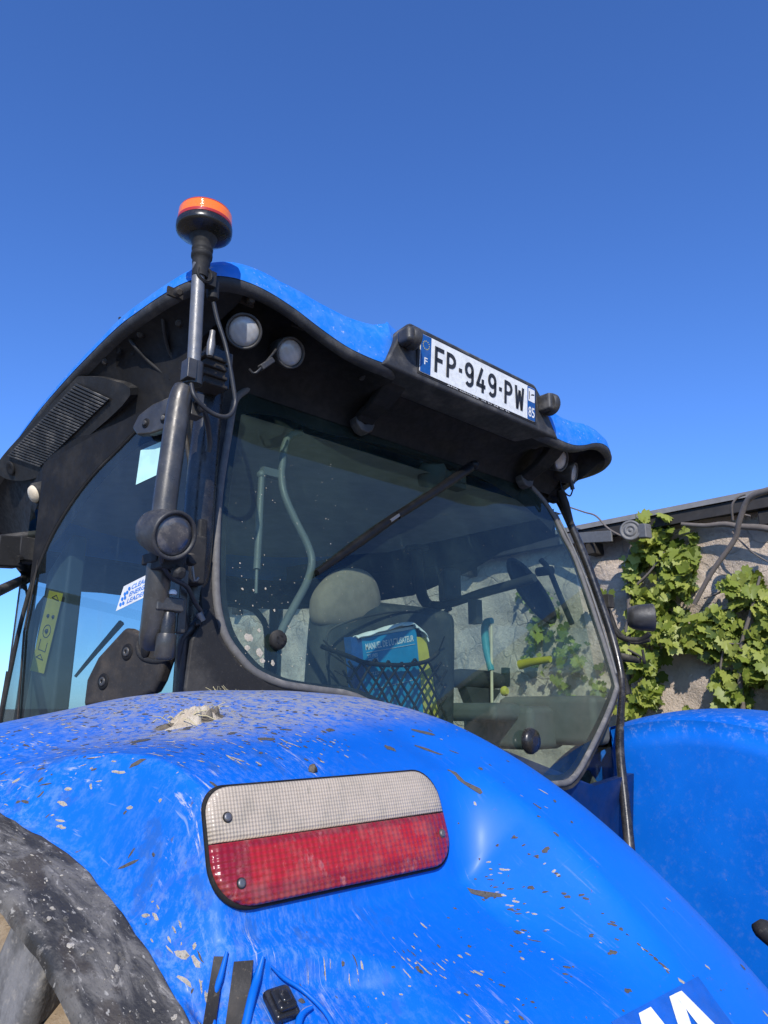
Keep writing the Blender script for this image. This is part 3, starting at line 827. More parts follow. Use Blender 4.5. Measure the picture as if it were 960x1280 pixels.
# ---- number plate housing
hs=empty('plate_housing',(0,0,0)); hs.parent=tractor
hb=MB()
sec=[(-.392,2.792),(-.372,2.815),(-.312,2.925),(-.285,2.952),(.285,2.952),(.312,2.925),(.378,2.815),(.398,2.792)]
front=[V((x,-.006+( -.004 if z<2.9 else 0),z)) for x,z in sec]
hb.prism(front,(0,.10,-.012)); hb.build('shell','roof_rim_black',hs,bevel=.008)
PT=rad(-3.8); pu=V((0,math.sin(PT),math.cos(PT))); pc=V((0,-.012,1.95+.918)); pn=V((1,0,0)).cross(pu)
def pp(a,b,l=0): return pc+V((1,0,0))*a+pu*b+pn*l
# pn points to -y (towards the rear)
bz=MB(); bz.prism([pp(*q,0) for q in ((-.268,-.062),(.268,-.062),(.268,.062),(-.268,.062))],pn*.004); bz.build('plate_holder','black_plastic',hs,bevel=.002)
np_=empty('number_plate',(0,0,0)); np_.parent=tractor
def slab(name,a0,a1,b0,b1,l0,l1,mat,par,r=.004):
    MB().prism([pp(a,b,l0) for a,b in rrect(a0,a1,b0,b1,(r,)*4,3)],pn*(l1-l0)).build(name,mat,par)
slab('plate_face',-.26,.26,-.055,.055,.004,.006,'plate_white',np_)
slab('blue_band',-.259,-.219,-.054,.054,.0062,.0068,'plate_blue',np_,.002)
slab('blue_band',.219,.259,-.054,.054,.0062,.0068,'plate_blue',np_,.002)
X1=V((1,0,0))
def ptext(name,s,mat,a0,a1,b0,b1,bold=0,l=.0075):
    return text(name,s,mat,np_,pp(a0,b0,l),X1,pu,a1-a0,b1-b0,bold,lift=0)
st=.0065
def glyph(mb,ch,a,w,b0=-.037,b1=.037,t=.0115,l=.0075):
    """plate letter as flat strokes"""
    def seg(p,q):
        P=V((p[0],p[1]));Q=V((q[0],q[1])); d=(Q-P); d=d/d.length; nrm=V((-d.y,d.x))*t/2
        mb.add([pp(*(P+nrm),l),pp(*(Q+nrm),l),pp(*(Q-nrm),l),pp(*(P-nrm),l)],[(0,1,2,3)],0,False)
    def curve(pts):
        n=len(pts); L=[];R=[]
        for i,p in enumerate(pts):
            q0=V(pts[max(0,i-1)]);q1=V(pts[min(n-1,i+1)]); d=(q1-q0).normalized(); m=V((-d.y,d.x))*t/2
            L.append(V(p)+m);R.append(V(p)-m)
        mb.add([pp(*p,l) for p in L]+[pp(*p,l) for p in R],[(i,i+1,n+i+1,n+i) for i in range(n-1)],0,False)
    x0=a+t/2;x1=a+w-t/2;y0=b0;y1=b1-t/2;mid=(b0+b1)/2
    if ch=='F': seg((x0,b0),(x0,b1)); seg((x0,y1),(a+w,y1)); seg((x0,mid),(a+w*.85,mid))
    if ch=='P':
        seg((x0,b0),(x0,b1)); my=mid-.002; r=(y1-my)/2
        curve([(x0,y1),(x1-r,y1)]+[(x1-r+r*math.sin(q*PI/8),my+r+r*math.cos(q*PI/8)) for q in range(9)]+[(x0,my)])
    if ch=='-': seg((a,mid),(a+w,mid))
    if ch=='9':
        rx=(x1-x0)/2; cx=(x0+x1)/2; ry=(y1-mid+.004)/2; cy_=y1-ry
        curve([(cx+rx*math.cos(q*PI/10),cy_+ry*math.sin(q*PI/10)) for q in range(21)])
        yb=b0+t/2
        curve([(x1,cy_),(x1,yb+rx)]+[(cx+rx*math.cos(-q*PI/10),yb+rx+rx*math.sin(-q*PI/10)) for q in range(1,9)])
    if ch=='4':
        seg((a+w*.62,b1),(x0,b0+.020)); seg((a,b0+.020),(a+w,b0+.020)); seg((a+w*.70,b0),(a+w*.70,mid+.004))
    if ch=='W':
        for (p,q) in (((x0,b1),(a+w*.27,b0)),((a+w*.27,b0),(a+w*.5,b1-.012)),((a+w*.5,b1-.012),(a+w*.73,b0)),((a+w*.73,b0),(x1,b1))): seg(p,q)
lt=MB(); a=-.205
for ch,w,g in (('F',.038,.010),('P',.040,.012),('-',.014,.011),('9',.040,.011),('4',.042,.011),('9',.040,.012),('-',.014,.012),('P',.040,.011),('W',.048,0)):
    glyph(lt,ch,a,w); a+=w+g
lt.build('registration','plate_black',np_,recalc=False)
ptext('country_letter','F','plate_white',-.245,-.233,-.030,-.010,.01)
ptext('department','85','plate_white',.223,.255,-.045,-.012,.012)
slab('region_logo',.2225,.2555,.006,.048,.0070,.0074,'paper_white',np_,.002)
lg=MB(); lg.prism([pp(.226,.012,.0076),pp(.229,.012,.0076),pp(.229,.038,.0076),pp(.226,.038,.0076)],pn*.0002); lg.prism([pp(.234,.026,.0076),pp(.253,.030,.0076),pp(.253,.034,.0076),pp(.240,.032,.0076)],pn*.0002)
lg.build('logo_mark','panel_brown',np_)
sr=MB()
for k in range(12):
    a_=2*PI*k/12; sr.lathe([(.0018,0),(.0018,.0003)],pp(-.239+.012*math.cos(a_),.026+.012*math.sin(a_),.0068),pn,6)
sr.build('star_ring','decal_yellow',np_)
ptext('maker_text','AMA GROUPE  02 51 94 45 45','paper_white',-.15,.13,-.0605,-.0565,0,.0052)
for sx in (-1,1):
    L=empty('plate_light',(0,0,0)); L.parent=tractor
    q=MB(); cx=.305 if sx>0 else -.322; r_=1 if sx>0 else .86
    q.box((cx,-.030,2.885),(.034,.05,.056*r_)); q.build('bracket','lamp_housing',L,bevel=.008 if sx>0 else .014)
    q=MB(); q.lathe([(.032*r_,0),(.036*r_,.006),(.036*r_,.020),(.031*r_,.027),(.012*r_,.030)],(cx+.006,-.030,2.886),(1,-.15,0),24); q.build('housing','lamp_housing',L)

# ---- roof work lamps
def worklamp(name_parent,c,d,R,depth,lens='lamp_glass',stem=None,label=None):
    L=empty('work_lamp',(0,0,0)); L.parent=tractor
    if label: L['label']=label
    d=V(d).normalized(); c=V(c)
    h=MB(); h.lathe([(R*.30,-depth),(R*.70,-depth*.95),(R*.86,-depth*.80),(R*.97,-depth*.52),(R*1.02,-depth*.2),(R*1.04,0),(R*1.02,.004),(R*.90,.004),(R*.87,-.003)],c,d,36); h.build('housing','lamp_housing',L)
    g=MB(); g.lathe([(R*.87,-.004),(R*.80,.0005),(R*.5,.004),(R*.1,.0055)],c,d,36); g.build('lens',lens,L)
    if stem:
        s_=MB(); s_.tube([c-d*depth*.5, V(stem)],R*.16,10); s_.lathe([(R*.22,-.012),(R*.22,.012)],stem,d,6); s_.build('mount','black_plastic',L)
    return L
toC=lambda p:(CAM-V(p)).normalized()
p1=at(305,414,y=.075); p2=at(363,441,y=.085)
worklamp(None,p1,(-.52,-1.0,-.50),.040,.075,'lamp_glass_pale',p1+V((.01,.07,.075)))
worklamp(None,p2,(-.10,-1.0,-.42),.037,.075,'lamp_glass_pale',p2+V((.0,.07,.07)))
q1=at(701,575,y=.10); q2=at(717,592,y=.13)
worklamp(None,q1,(.02,-1.0,-.38),.040,.075,'lamp_glass_pale',q1+V((0,.07,.07)))
worklamp(None,q2,(.34,-1.0,-.30),.040,.075,'lamp_glass_pale',q2+V((-.01,.07,.075)))
MB().tube([at(713,600,y=.14),at(716,612,y=.14)],.008,8).build('cable_plug','cable_black',tractor)
MB().tube([at(716,612,y=.14),at(712,620,y=.14),at(703,612,y=.15),at(700,600,y=.16)],.003,6,4).build('lamp_cable','cable_black',tractor)
# bolts and plugs above the left pair
for (u,v) in ((312,376),(376,405),(222,366)): 
    bl_=MB(); p=at(u,v,y=.045); bl_.lathe([(.010,0),(.010,.012),(.006,.018)],p,(-.2,-1,-.4),6); bl_.box(p+V((0,.012,.004)),(.035,.006,.02)); bl_.build('mount_bolt','panel_brown',tractor)
cn=MB(); cn.box(at(333,455,y=.06),(.045,.016,.014),(V((.7,0,.7)),V((0,1,0)),V((-.7,0,.7)))); cn.build('cable_plug','lamp_housing',tractor,bevel=.003)
MB().tube([at(345,437,y=.07),at(338,446,y=.06),at(320,466,y=.06),at(312,462,y=.08)],.003,6,4).build('lamp_cable','cable_black',tractor)
cn=MB(); cn.lathe([(.006,-.028),(.008,-.02),(.009,0),(.006,.02),(.006,.03)],at(264,430,y=.0),(0.05,0,1),12); cn.build('cable_plug','pole_metal',tractor)

# ---- hinge brackets from the roof down to the rear glass
def hinge(x, s):
    H=empty('window_hinge',(0,0,0)); H.parent=tractor
    c0=rat(*s,.03)
    pts=[(.020,2.812),(.060,2.772),(.105,2.742),(c0.y-.030,2.722),(c0.y-.012,c0.z-.005)]
    x=c0.x; n=len(pts); wd=[.040,.038,.034,.032,.030]
    a=MB(); vs=[]
    for (y,z),w in zip(pts,wd): vs+= [(x-w,y,z),(x+w,y,z),(x+w,y+.022,z+.012),(x-w,y+.022,z+.012)]
    fs=[(i*4+j,i*4+(j+1)%4,(i+1)*4+(j+1)%4,(i+1)*4+j) for i in range(n-1) for j in range(4)]+[(0,1,2,3),(n*4-1,n*4-2,n*4-3,n*4-4)]
    a.add(vs,fs,0,False); a.build('arm','black_recess',H,bevel=.006)
    # claw: a rounded wedge resting on the glass
    b=MB(); out=[(-.034,.012),(-.030,-.008),(-.014,-.024),(.008,-.028),(.028,-.018),(.036,.0),(.034,.014),(.018,.002),(0,-.004),(-.018,.0)]
    b.prism([c0+V((q[0],-.016,q[1])) for q in out],(0,.030,-.004)); b.build('lug','lamp_housing',H,bevel=.004)
    b=MB(); b.lathe([(.009,0),(.009,.006),(.004,.009)],c0+V((.004,-.014,.016)),(0,-1,-.1),12); b.build('bolt','black_plastic',H)
hinge(0,(452,530)); hinge(0,(655,600))

# ---- rear wiper
wp=empty('rear_wiper',(0,0,0)); wp.parent=tractor
wa=rat(588,584,.045); wb=rat(497,645,.035); wc=rat(396,716,.014)
arm=MB(); arm.tube([wa,wa.lerp(wb,.5)+V((0,-.008,0)),wb],[.017,.014,.011],8,3); arm.lathe([(.014,0),(.016,.006),(.015,.018),(.006,.024)],wa+V((.008,.0,.006)),(0,-1,0),16); arm.tube([wa,wa+V((.004,.045,-.01))],.009,10); arm.build('arm','wiper_black',wp)
bld=MB(); dv=(wc-wb).normalized()
bld.tube([rat(555,606,.022),wb.lerp(wc,.0)+V((0,.008,0)),wb.lerp(wc,.5)+V((0,.004,0)),wc],[.006,.0135,.013,.008],6,3)
bld.tube([rat(555,608,.012),wc+V((0,.002,-.002))],.0035,6); bld.build('blade','wiper_black',wp)
cl_=MB(); cl_.box(wb.lerp(wc,.05)+V((0,-.006,.002)),(.05,.006,.008),(dv,V((0,1,0)),dv.cross(V((0,1,0))))); cl_.build('clip','bolt_steel',wp,bevel=.001)
mt=MB(); mc=rat(540,592,-.06)
mt.lathe([(.040,-.04),(.045,-.02),(.045,.02),(.035,.035)],mc,(-.3,-.4,1),20); mt.box(mc+V((.08,.0,-.005)),(.13,.045,.05)); mt.tube([mc+V((.13,0,0)),wa+V((.005,.09,-.005))],.02,12); mt.lathe([(.014,0),(.014,.03),(.008,.035)],rat(538,570,-.03),(0,-.6,.8),12,1)
mt.build('motor',['interior_grey','black_plastic'],wp,bevel=.006)

# ---- inside grab tube and gas strut on the rear glass
lat=empty('window_latch',(0,0,0)); lat.parent=tractor
MB().tube([rat(u,v,-.035) for u,v in ((376,541),(362,545),(355,560),(353,580),(352,597),(356,620),(369,650),(384,680),(390,702),(384,727),(371,752),(357,778),(349,796))],.0095,12,4).build('tube','interior_light',lat)
kb=rat(346,800,.006); k_=MB(); k_.lathe([(.020,0),(.021,-.006),(.018,-.012),(.010,-.014)],kb,(0,1,0),20)
for q in range(5):
    a_=q*2*PI/5; k_.lathe([(.0022,-.0145),(.0022,-.016)],kb+V((math.cos(a_)*.009,0,math.sin(a_)*.009)),(0,1,0),8)
k_.build('knob','black_plastic',lat)
kb=rat(661,926,.006); k_=MB(); k_.lathe([(.034,0),(.035,-.008),(.030,-.018),(.012,-.022)],kb,(0,1,0),20); k_.build('knob','post_black',lat)
gs=MB(); gs.tube([rat(u,v,-.05) for u,v in ((327,596),(324,660),(321,712))],.0085,10); gs.tube([rat(u,v,-.05) for u,v in ((321,712),(320,742))],.004,8); gs.box(rat(340,592,-.045),(.06,.02,.02)); gs.ball(rat(327,594,-.05),.013); gs.build('gas_strut','interior_light',tractor)

# ---- side glass (rear quarter), front half of the cab
SA=rad(12)
SD=V((-math.sin(SA),math.cos(SA),0)); SN=V((-math.cos(SA),-math.sin(SA),0)); SP=V((-.80,.2,0))
def sd(s,z,o=0): return V((SP.x,SP.y,0))+SD*s+V((0,0,z))+SN*o
def sat(u,v,o=0): return at(u,v,n=SN,p=SP+SN*o)
sw=empty('side_window',(0,0,0)); sw.parent=tractor
SG=[(-.17,1.6),(-.12,1.95),(-.03,2.4),(.0,2.52),(.035,2.598),(.10,2.617),(.166,2.614),(.254,2.570),(.335,2.530),(.405,2.483),(.47,2.425),(.523,2.361),(.576,2.261),(.605,2.16),(.622,2.058),(.641,1.91),(.655,1.6)]
SGp=sm([sd(s,z) for s,z in SG],3)
fan(SGp,sd(.3,2.05),MB()).build('pane','side_glass',sw)
MB().tube(SGp[6:]+[],.0055,8).build('seal','black_plastic',sw)
fb=MB(); inner=[]
top=[(s,z) for s,z in SG[3:14]]
inn2=[(.06,2.46),(.07,2.50),(.11,2.555),(.165,2.562),(.24,2.535),(.292,2.508),(.36,2.465),(.43,2.41),(.49,2.365),(.538,2.335),(.575,2.25)]
ta=sm([sd(s,z,-.002) for s,z in top],3); tb=sm([sd(s,z,-.002) for s,z in inn2],3); n_=len(ta)
fb.add(ta+tb,[(k,k+1,n_+k+1,n_+k) for k in range(n_-1)],0,False); fb.build('dark_border','black_recess',sw)
# stickers on the side glass
def stick(name,pxs,mat,o,par):
    return MB().prism([sat(u,v,o) for u,v in pxs],SN*.0006).build(name,mat,par)
stick('mint_sticker',((176,563),(204,551),(204,590),(170,606)),'decal_mint',.001,sw)
cs=empty('slogan_sticker',(0,0,0)); cs.parent=sw
b0=sat(145,764,.001); b1=sat(178,748,.001); t0=sat(155,733,.001)
ux=(b1-b0).normalized(); uy=(t0-b0).normalized()
W_=.17; H_=(t0-b0).length
MB().prism([b0,b0+ux*W_,b0+ux*W_+uy*H_,b0+uy*H_],SN*.0006).build('card','paper_white',cs)
for i,s_ in enumerate(('CLEAN','ENERGY','LEADER')):
    text('slogan',s_,'print_blue',cs,b0+ux*(.036)+uy*(H_*(.66-.28*i)),-ux if ux.cross(uy).dot(SN)<0 and False else ux,uy,.066 if i else .058,H_*.20,.02,lift=.0012 if ux.cross(uy).dot(SN)>0 else -.0012)
dm=MB()
for (a_,b_) in ((.012,.2),(.022,.2),(.012,.42),(.022,.42),(.016,.6),(.024,.62),(.028,.75)):
    dm.lathe([(.0045,0),(.0045,.0003)],b0+ux*a_+uy*H_*b_+SN*.001,SN,10)
dm.build('dot_mark','print_blue',cs)
# the door post seen through the glass with a yellow warning strip
dp=MB(); 
dp.prism([sd(.50,2.40,-.05),sd(.60,2.30,-.05),sd(.66,1.6,-.05),sd(.50,1.6,-.05)],SN*-.05); dp.build('door_post','door_post_green',tractor,bevel=.01)
ws_=empty('warning_strip',(0,0,0)); ws_.parent=tractor
wq=lambda u,v,o=-.042: sat(u,v,o)
MB().prism([wq(62,738),wq(79,742),wq(55,842),wq(38,838)],SN*.001).build('strip','decal_yellow',ws_)
for i in range(5):
    ic=MB()
    c=wq(68.5-5.0*i,752+18.5*i,-.0405); e=wq(73-5.0*i,753+18.5*i,-.0405)-c; f_=wq(66.5-5.0*i,760+18.5*i,-.0405)-c
    if i in (0,4):
        ic.tube([c-e-f_*.5,c+e-f_*.2+f_*.0,c-f_*1.0,c-e-f_*.5],.0012,5,cap=False)
    elif i==2:
        ic.tube([c+e*math.cos(a*PI/6)+f_*math.sin(a*PI/6) for a in range(13)],.0011,5,cap=False); ic.ball(c,.006,8)
    elif i==1:
        ic.ball(c-e*.7,.005,8); ic.ball(c+e*.7,.005,8)
    else:
        ic.tube([c-e-f_,c-e+f_*.6,c+e+f_*.8,c+e-f_*.6],.0012,5,cap=False)
    ic.build('symbol','plate_black',ws_)

# cab front half: pillars, door glass, windscreen (seen through the glass)
def side_path(y): return lerp([(.2,.80),(.4,.843),(.6,.885),(.82,.932),(1.0,.86),(1.4,.72),(1.85,.58)],y)
fgl=MB(); fgl.grid(lambda u,v: V((-side_path(.85+1.0*u),.85+1.0*u,1.45+(2.50-1.45)*v)),8,2); fgl.build('door_glass','cab_glass',tractor)
def rside(y): return lerp([(.0,.71),(.2,.75),(.4,.80),(.82,.89),(1.0,.86),(1.4,.72),(1.85,.58)],y)
fgr=MB(); fgr.grid(lambda u,v: V((rside(.05+.16*v+1.8*u*(1-.09*v)),.05+.16*v+1.8*u*(1-.09*v),1.62+(2.60-1.62)*v)),12,2); fgr.build('door_glass','cab_glass',tractor)
wsn=MB(); wsn.grid(lambda u,v: V((-.58+1.16*u,1.86+.06*math.sin(PI*u),1.40+(2.50-1.40)*v)),8,2); wsn.build('windscreen','cab_glass',tractor)
for sx in (-1,1):
    MB().tube([(sx*.60,1.84,1.2),(sx*.60,1.84,2.55)],.035,8).build('cab_pillar','interior_dark',tractor)
# rounded windscreen border
wb_=MB(); wb_.tube([V((x,1.845,z)) for x,z in ((-.54,1.45),(-.56,2.2),(-.50,2.40),(-.3,2.44),(.3,2.44),(.5,2.40),(.56,2.2),(.54,1.45))],.016,8,4); wb_.build('windscreen_border','interior_dark',tractor)
# front wiper lying across the windscreen
fw_=MB(); fw_.tube([at(152,778,y=1.83),at(120,815,y=1.82),at(94,846,y=1.83)],[.014,.010,.006],6,2); fw_.build('front_wiper','wiper_black',tractor)
# right hand side trim
MB().grid(lambda u,v: V((rside(.26+1.5*u)-.01,.26+1.5*u,2.57+.11*v)),10,1).build('side_trim','black_recess',tractor)
sb=MB(); sb.grid(lambda u,v: V((rside(.04+1.7*u)-.004,.04+1.7*u,1.25+(1.62-1.25)*v)),10,1); sb.build('cab_side','interior_grey',tractor,solid=.02)
sb=MB(); sb.grid(lambda u,v: V((-side_path(.20+1.6*u)+.02,.20+1.6*u,1.05+(1.60-1.05)*v)),10,1); sb.build('cab_side','interior_grey',tractor,solid=.02)
MB().box((0,1.05,1.2),(1.5,1.7,.05)).build('cab_floor','rubber_floor',tractor)
# door frame above the side glass, joins the liner
df=MB(); frm=sm([sd(s,z) for s,z in SG[4:13]],3); 
upz=[V((p.x*1.0+(-.004),p.y,max(p.z+.012,lerp([(.2,2.66),(.5,2.63),(.85,2.58)],p.y)))) for p in frm]; n_=len(frm)
df.add(frm+upz,[(k,k+1,n_+k+1,n_+k) for k in range(n_-1)],0,False); df.build('door_frame','black_recess',tractor,solid=.012)
MB().tube([sd(.63,2.04,.003),sd(.648,1.80,.003),sd(.66,1.6,.003)],.005,6).build('glass_edge','black_plastic',tractor)
MB().tube([sat(48,700,.004),sat(30,790,.004),sat(22,900,.004)],.0026,6).build('glass_edge','panel_brown',tractor)

# ---- roof underside: air grille, round lamp
gr=empty('air_grille',(0,0,0)); gr.parent=tractor
from mathutils.bvhtree import BVHTree
lm=bpy.data.objects['roof_liner'].data
LB=BVHTree.FromPolygons([v.co.copy() for v in lm.vertices],[tuple(p.vertices) for p in lm.polygons])
def lhit(u,v):
    d=(FW+RT*((u-480)/FPX)+UP*((640-v)/FPX)).normalized()
    h=LB.ray_cast(CAM,d)[0]; return h if h is not None else at(u,v,x=-.885)
G=[lhit(*q) for q in ((106,478),(147,497),(51,584),(18,569))]
mid_=(G[0]+G[1]+G[2]+G[3])/4; n0_=((G[1]-G[0]).cross(G[3]-G[0])).normalized()
G=[p-n0_*n0_.dot(p-mid_) for p in G]
gn=((G[1]-G[0]).cross(G[3]-G[0])).normalized()
if gn.x>0: gn=-gn
def gp(u,v,o=0): return (G[0]*(1-u)+G[1]*u)*(1-v)+(G[3]*(1-u)+G[2]*u)*v+gn*o
fr_=MB(); outl=[(-.16,-.05),(.5,-.14),(1.30,-.10),(1.30,.55),(1.22,1.02),(1.0,1.22),(.5,1.30),(0,1.22),(-.16,1.0),(-.18,.5)]
oc,_=catmull([gp(u,v,.012) for u,v in outl+outl[:1]],[0]*(len(outl)+1),4); oc=oc[:-1]
fan(oc,gp(.5,.55,.014),fr_); 
n_=len(oc); fr_.add(oc+[p-gn*.04 for p in oc],[(k,(k+1)%n_,n_+(k+1)%n_,n_+k) for k in range(n_)],0,False)
fr_.build('surround','black_plastic',gr)
bk=MB(); bk.add([gp(0,0,.0155),gp(1,0,.0155),gp(1,1,.0155),gp(0,1,.0155)],[(0,1,2,3)]); bk.build('opening','black_recess',gr)
sl_=MB()
for i in range(31):
    v=(i+.25)/31; w=.45/31
    sl_.prism([gp(0,v,.016),gp(1,v,.016),gp(1,v+w,.016),gp(0,v+w,.016)],gn*.004)
sl_.build('slats','lamp_housing',gr)
rl=MB(); c=gp(.35,1.14,.0145); rl.lathe([(.022,0),(.020,.004),(.012,.002),(.002,0)],c,gn,20); rl.build('nozzle','black_recess',gr)
for pts_ in (((150,398),(163,425),(186,452),(214,474)),((206,366),(204,400),(212,440),(232,468))):
    MB().tube([lhit(*q) for q in pts_],.0045,8,6).build('moulded_ridge','black_plastic',tractor)
for q_ in ((176,418),(132,452),(224,404)):
    b=MB(); b.lathe([(.009,-.004),(.009,.003),(.005,.006)],lhit(*q_),(-.6,-.5,-.6),10); b.build('liner_screw','panel_brown',tractor)
cl2=empty('courtesy_lamp',(0,0,0)); cl2.parent=tractor
c=lhit(50,617)+V((-.016,-.012,-.006))
MB().lathe([(.030,-.03),(.030,.0),(.026,.004)],c,(-.9,-.1,-.45),24).build('ring','black_plastic',cl2)
MB().lathe([(.025,.004),(.022,.010),(.010,.013),(.001,.0135)],c,(-.9,-.1,-.45),24).build('lens','strip_cream',cl2)
# little holes / clips in the liner
for u,v,r in ((147,437,.012),(166,442,.006)): 
    hc=MB()
    p=lhit(u,v); hc.lathe([(r,0),(r*.8,.003)],p,(-.8,-.4,-.4),10); hc.build('liner_hole','black_recess',tractor)

# ---- front left mirror bracket and rail
mr=empty('mirror_arm',(0,0,0)); mr.parent=tractor
q=MB(); 
q.box(at(8,690,x=-.97),(.07,.05,.085),(V((.9,.2,.1)).normalized(),V((-.2,.97,0)).normalized(),V((0,.1,1)).normalized())); q.box(at(32,688,x=-.92),(.05,.06,.065)); q.tube([at(-20,676,x=-1.0),at(48,668,x=-.88)],.013,8); q.tube([at(20,700,x=-.95),at(44,694,x=-.89)],.012,8)
q.build('bracket','black_plastic',mr,bevel=.01)
MB().tube([at(-30,752,x=-1.12),at(30,724,x=-.86)],.013,10).build('rail','black_plastic',mr)
q=MB(); q.box((-1.32,1.5,2.35),(.24,.06,.42)); q.build('mirror','black_plastic',mr,bevel=.02)

# ---- handrail, brackets, panel and hinges on the left corner
hr=empty('handrail',(0,0,0)); hr.parent=tractor
hp=[at(230,486,y=.0),at(224,505,y=.0),at(213,580,y=.0),at(205,640,y=.0),at(198,720,y=.005),at(193,775,y=.02),at(191,792,y=.03),at(189,803,y=.045)]
MB().tube(hp,[.020,.0225,.0225,.0225,.0225,.0235,.024,.022],20,4).build('tube','rail_grey',hr)
ub=MB(); up_=[sat(u,v,.012) for u,v in ((174,538),(182,522),(200,508),(226,497),(232,520),(215,540),(196,546),(180,547))]
ub.prism(up_,SN*.022); ub.build('upper_bracket','rail_grey',hr,bevel=.006)
for u,v in ((182,529),(205,523)):
    b=MB(); b.lathe([(.012,-.004),(.012,.001),(.0075,.001)],sat(u,v,.0345),SN,16,0); b.lathe([(.0065,0),(.0065,.005),(.003,.005)],sat(u,v,.0345),SN,6,1); b.build('bolt',['black_recess','lamp_housing'],hr)
lo_=MB(); px_=((118,884),(122,850),(136,822),(170,785),(186,792),(222,802),(226,812),(212,852),(204,866),(175,880))
lo_.prism([sat(u,v,.012) for u,v in px_],SN*.030); lo_.build('lower_panel','panel_brown',hr,bevel=.010)
lip=MB(); lip.tube([sat(u,v,.040) for u,v in ((172,802),(173,814),(181,823),(197,827),(210,824))],[.004,.006,.007,.006,.004],8,4); lip.build('panel_lip','black_plastic',hr)
for u,v in ((159,815),(129,852)):
    b=MB(); b.lathe([(.018,0),(.017,.002),(.013,.0025)],sat(u,v,.0425),SN,18,0); b.lathe([(.010,0),(.010,.004),(.0085,.005),(.004,.005),(.0035,.002)],sat(u,v,.0425),SN,16,1); b.build('bolt',['black_recess','rail_grey'],hr)
pk=MB(); pk.ball(sat(182,812,.043),.016,12,0,(.5,1,1.2)); pk.build('pocket','black_recess',hr)
# door hinge pin and barrel
dh=empty('door_hinge',(0,0,0)); dh.parent=tractor
hc_=at(209,800,y=.0); ha=(at(206,818,y=.0)-at(213,748,y=.0)).normalized()
b=MB(); b.lathe([(.017,-.005),(.018,0),(.018,.036),(.014,.040)],at(208,796,y=.0),ha,18); b.build('barrel','rail_grey',dh)
b=MB(); b.lathe([(.012,0),(.014,.01),(.0145,.05),(.013,.056)],at(211,766,y=.0),ha,16); b.build('sleeve','post_black',dh)
b=MB(); b.box(at(209,756,y=.005),(.055,.03,.026)); b.build('lug','rail_grey',dh,bevel=.004)
b=MB(); b.lathe([(.008,0),(.009,.004),(.006,.008)],at(215,743,y=-.005),(0,0,1),12); b.build('pin_head','paper_white',dh)
b=MB(); b.box(at(226,752,y=.03),(.018,.02,.12)); b.build('strap','rail_grey',dh,bevel=.003)
# small striker parts behind
b=MB(); b.box(at(240,700,y=.07),(.05,.03,.10)); b.box(at(250,688,y=.075),(.02,.02,.13)); b.build('striker','black_plastic',tractor,bevel=.006)
b=MB(); b.tube([at(240,706,y=.03),at(243,726,y=.03),at(248,722,y=.03)],.003,6,3); b.build('hook','bolt_steel',tractor)
# work lamp on the handrail
wc_=at(218,669,y=-.085)
wl=worklamp(None,wc_,(.12,-1.0,-.30),.0425,.085,'lamp_glass',None,'work lamp clamped on the grey handrail')
b=MB(); b.box(at(208,706,y=-.02),(.045,.05,.022)); b.tube([at(216,695,y=-.03),at(215,712,y=-.03)],.012,10); b.lathe([(.013,0),(.013,.014),(.007,.018)],at(221,714,y=-.05),(.1,-1,-.5),6)
b.box(at(205,700,y=.0),(.06,.06,.02)); b.build('clamp','black_plastic',wl,bevel=.003)
b=MB(); b.lathe([(.012,0),(.013,.006),(.009,.014)],at(237,700,y=.01),(0,-1,0),14); b.build('cable_plug','black_plastic',tractor)
b=MB(); b.tube([at(u,v,y=yy) for u,v,yy in ((201,690,-.05),(203,705,-.04),(214,722,-.02),(233,733,.0),(243,752,.02),(252,767,.03),(249,778,.03),(244,780,.03))],.0045,8,4); b.build('lamp_cable','cable_black',tractor)
b=MB(); b.tube([at(248,766,y=.03),at(253,776,y=.03)],.0075,8); b.tube([at(252,770,y=.032),at(247,781,y=.03)],.006,8,0,1); b.build('cable_joint',['bolt_steel','black_plastic'],tractor)
b=MB(); b.tube([at(u,v,y=yy) for u,v,yy in ((258,765,.06),(240,785,.05),(228,800,.06),(226,830,.08),(240,852,.08),(262,862,.06),(275,872,.05))],.008,8,4); b.build('cable_loom','cable_black',tractor)
b=MB(); b.tube([at(u,v,y=yy) for u,v,yy in ((226,760,.05),(232,800,.06),(228,870,.09))],.010,8,3); b.build('cable_loom','cable_black',tractor)
# tail of grass caught at the cab corner
b=MB()
for i in range(12):
    p=at(266+random.uniform(0,30),864,y=.0); b.tube([p,p+V((random.uniform(-.012,.012),random.uniform(-.01,.01),random.uniform(.002,.011)))],.0005,4)
b.build('caught_straw','straw',tractor)

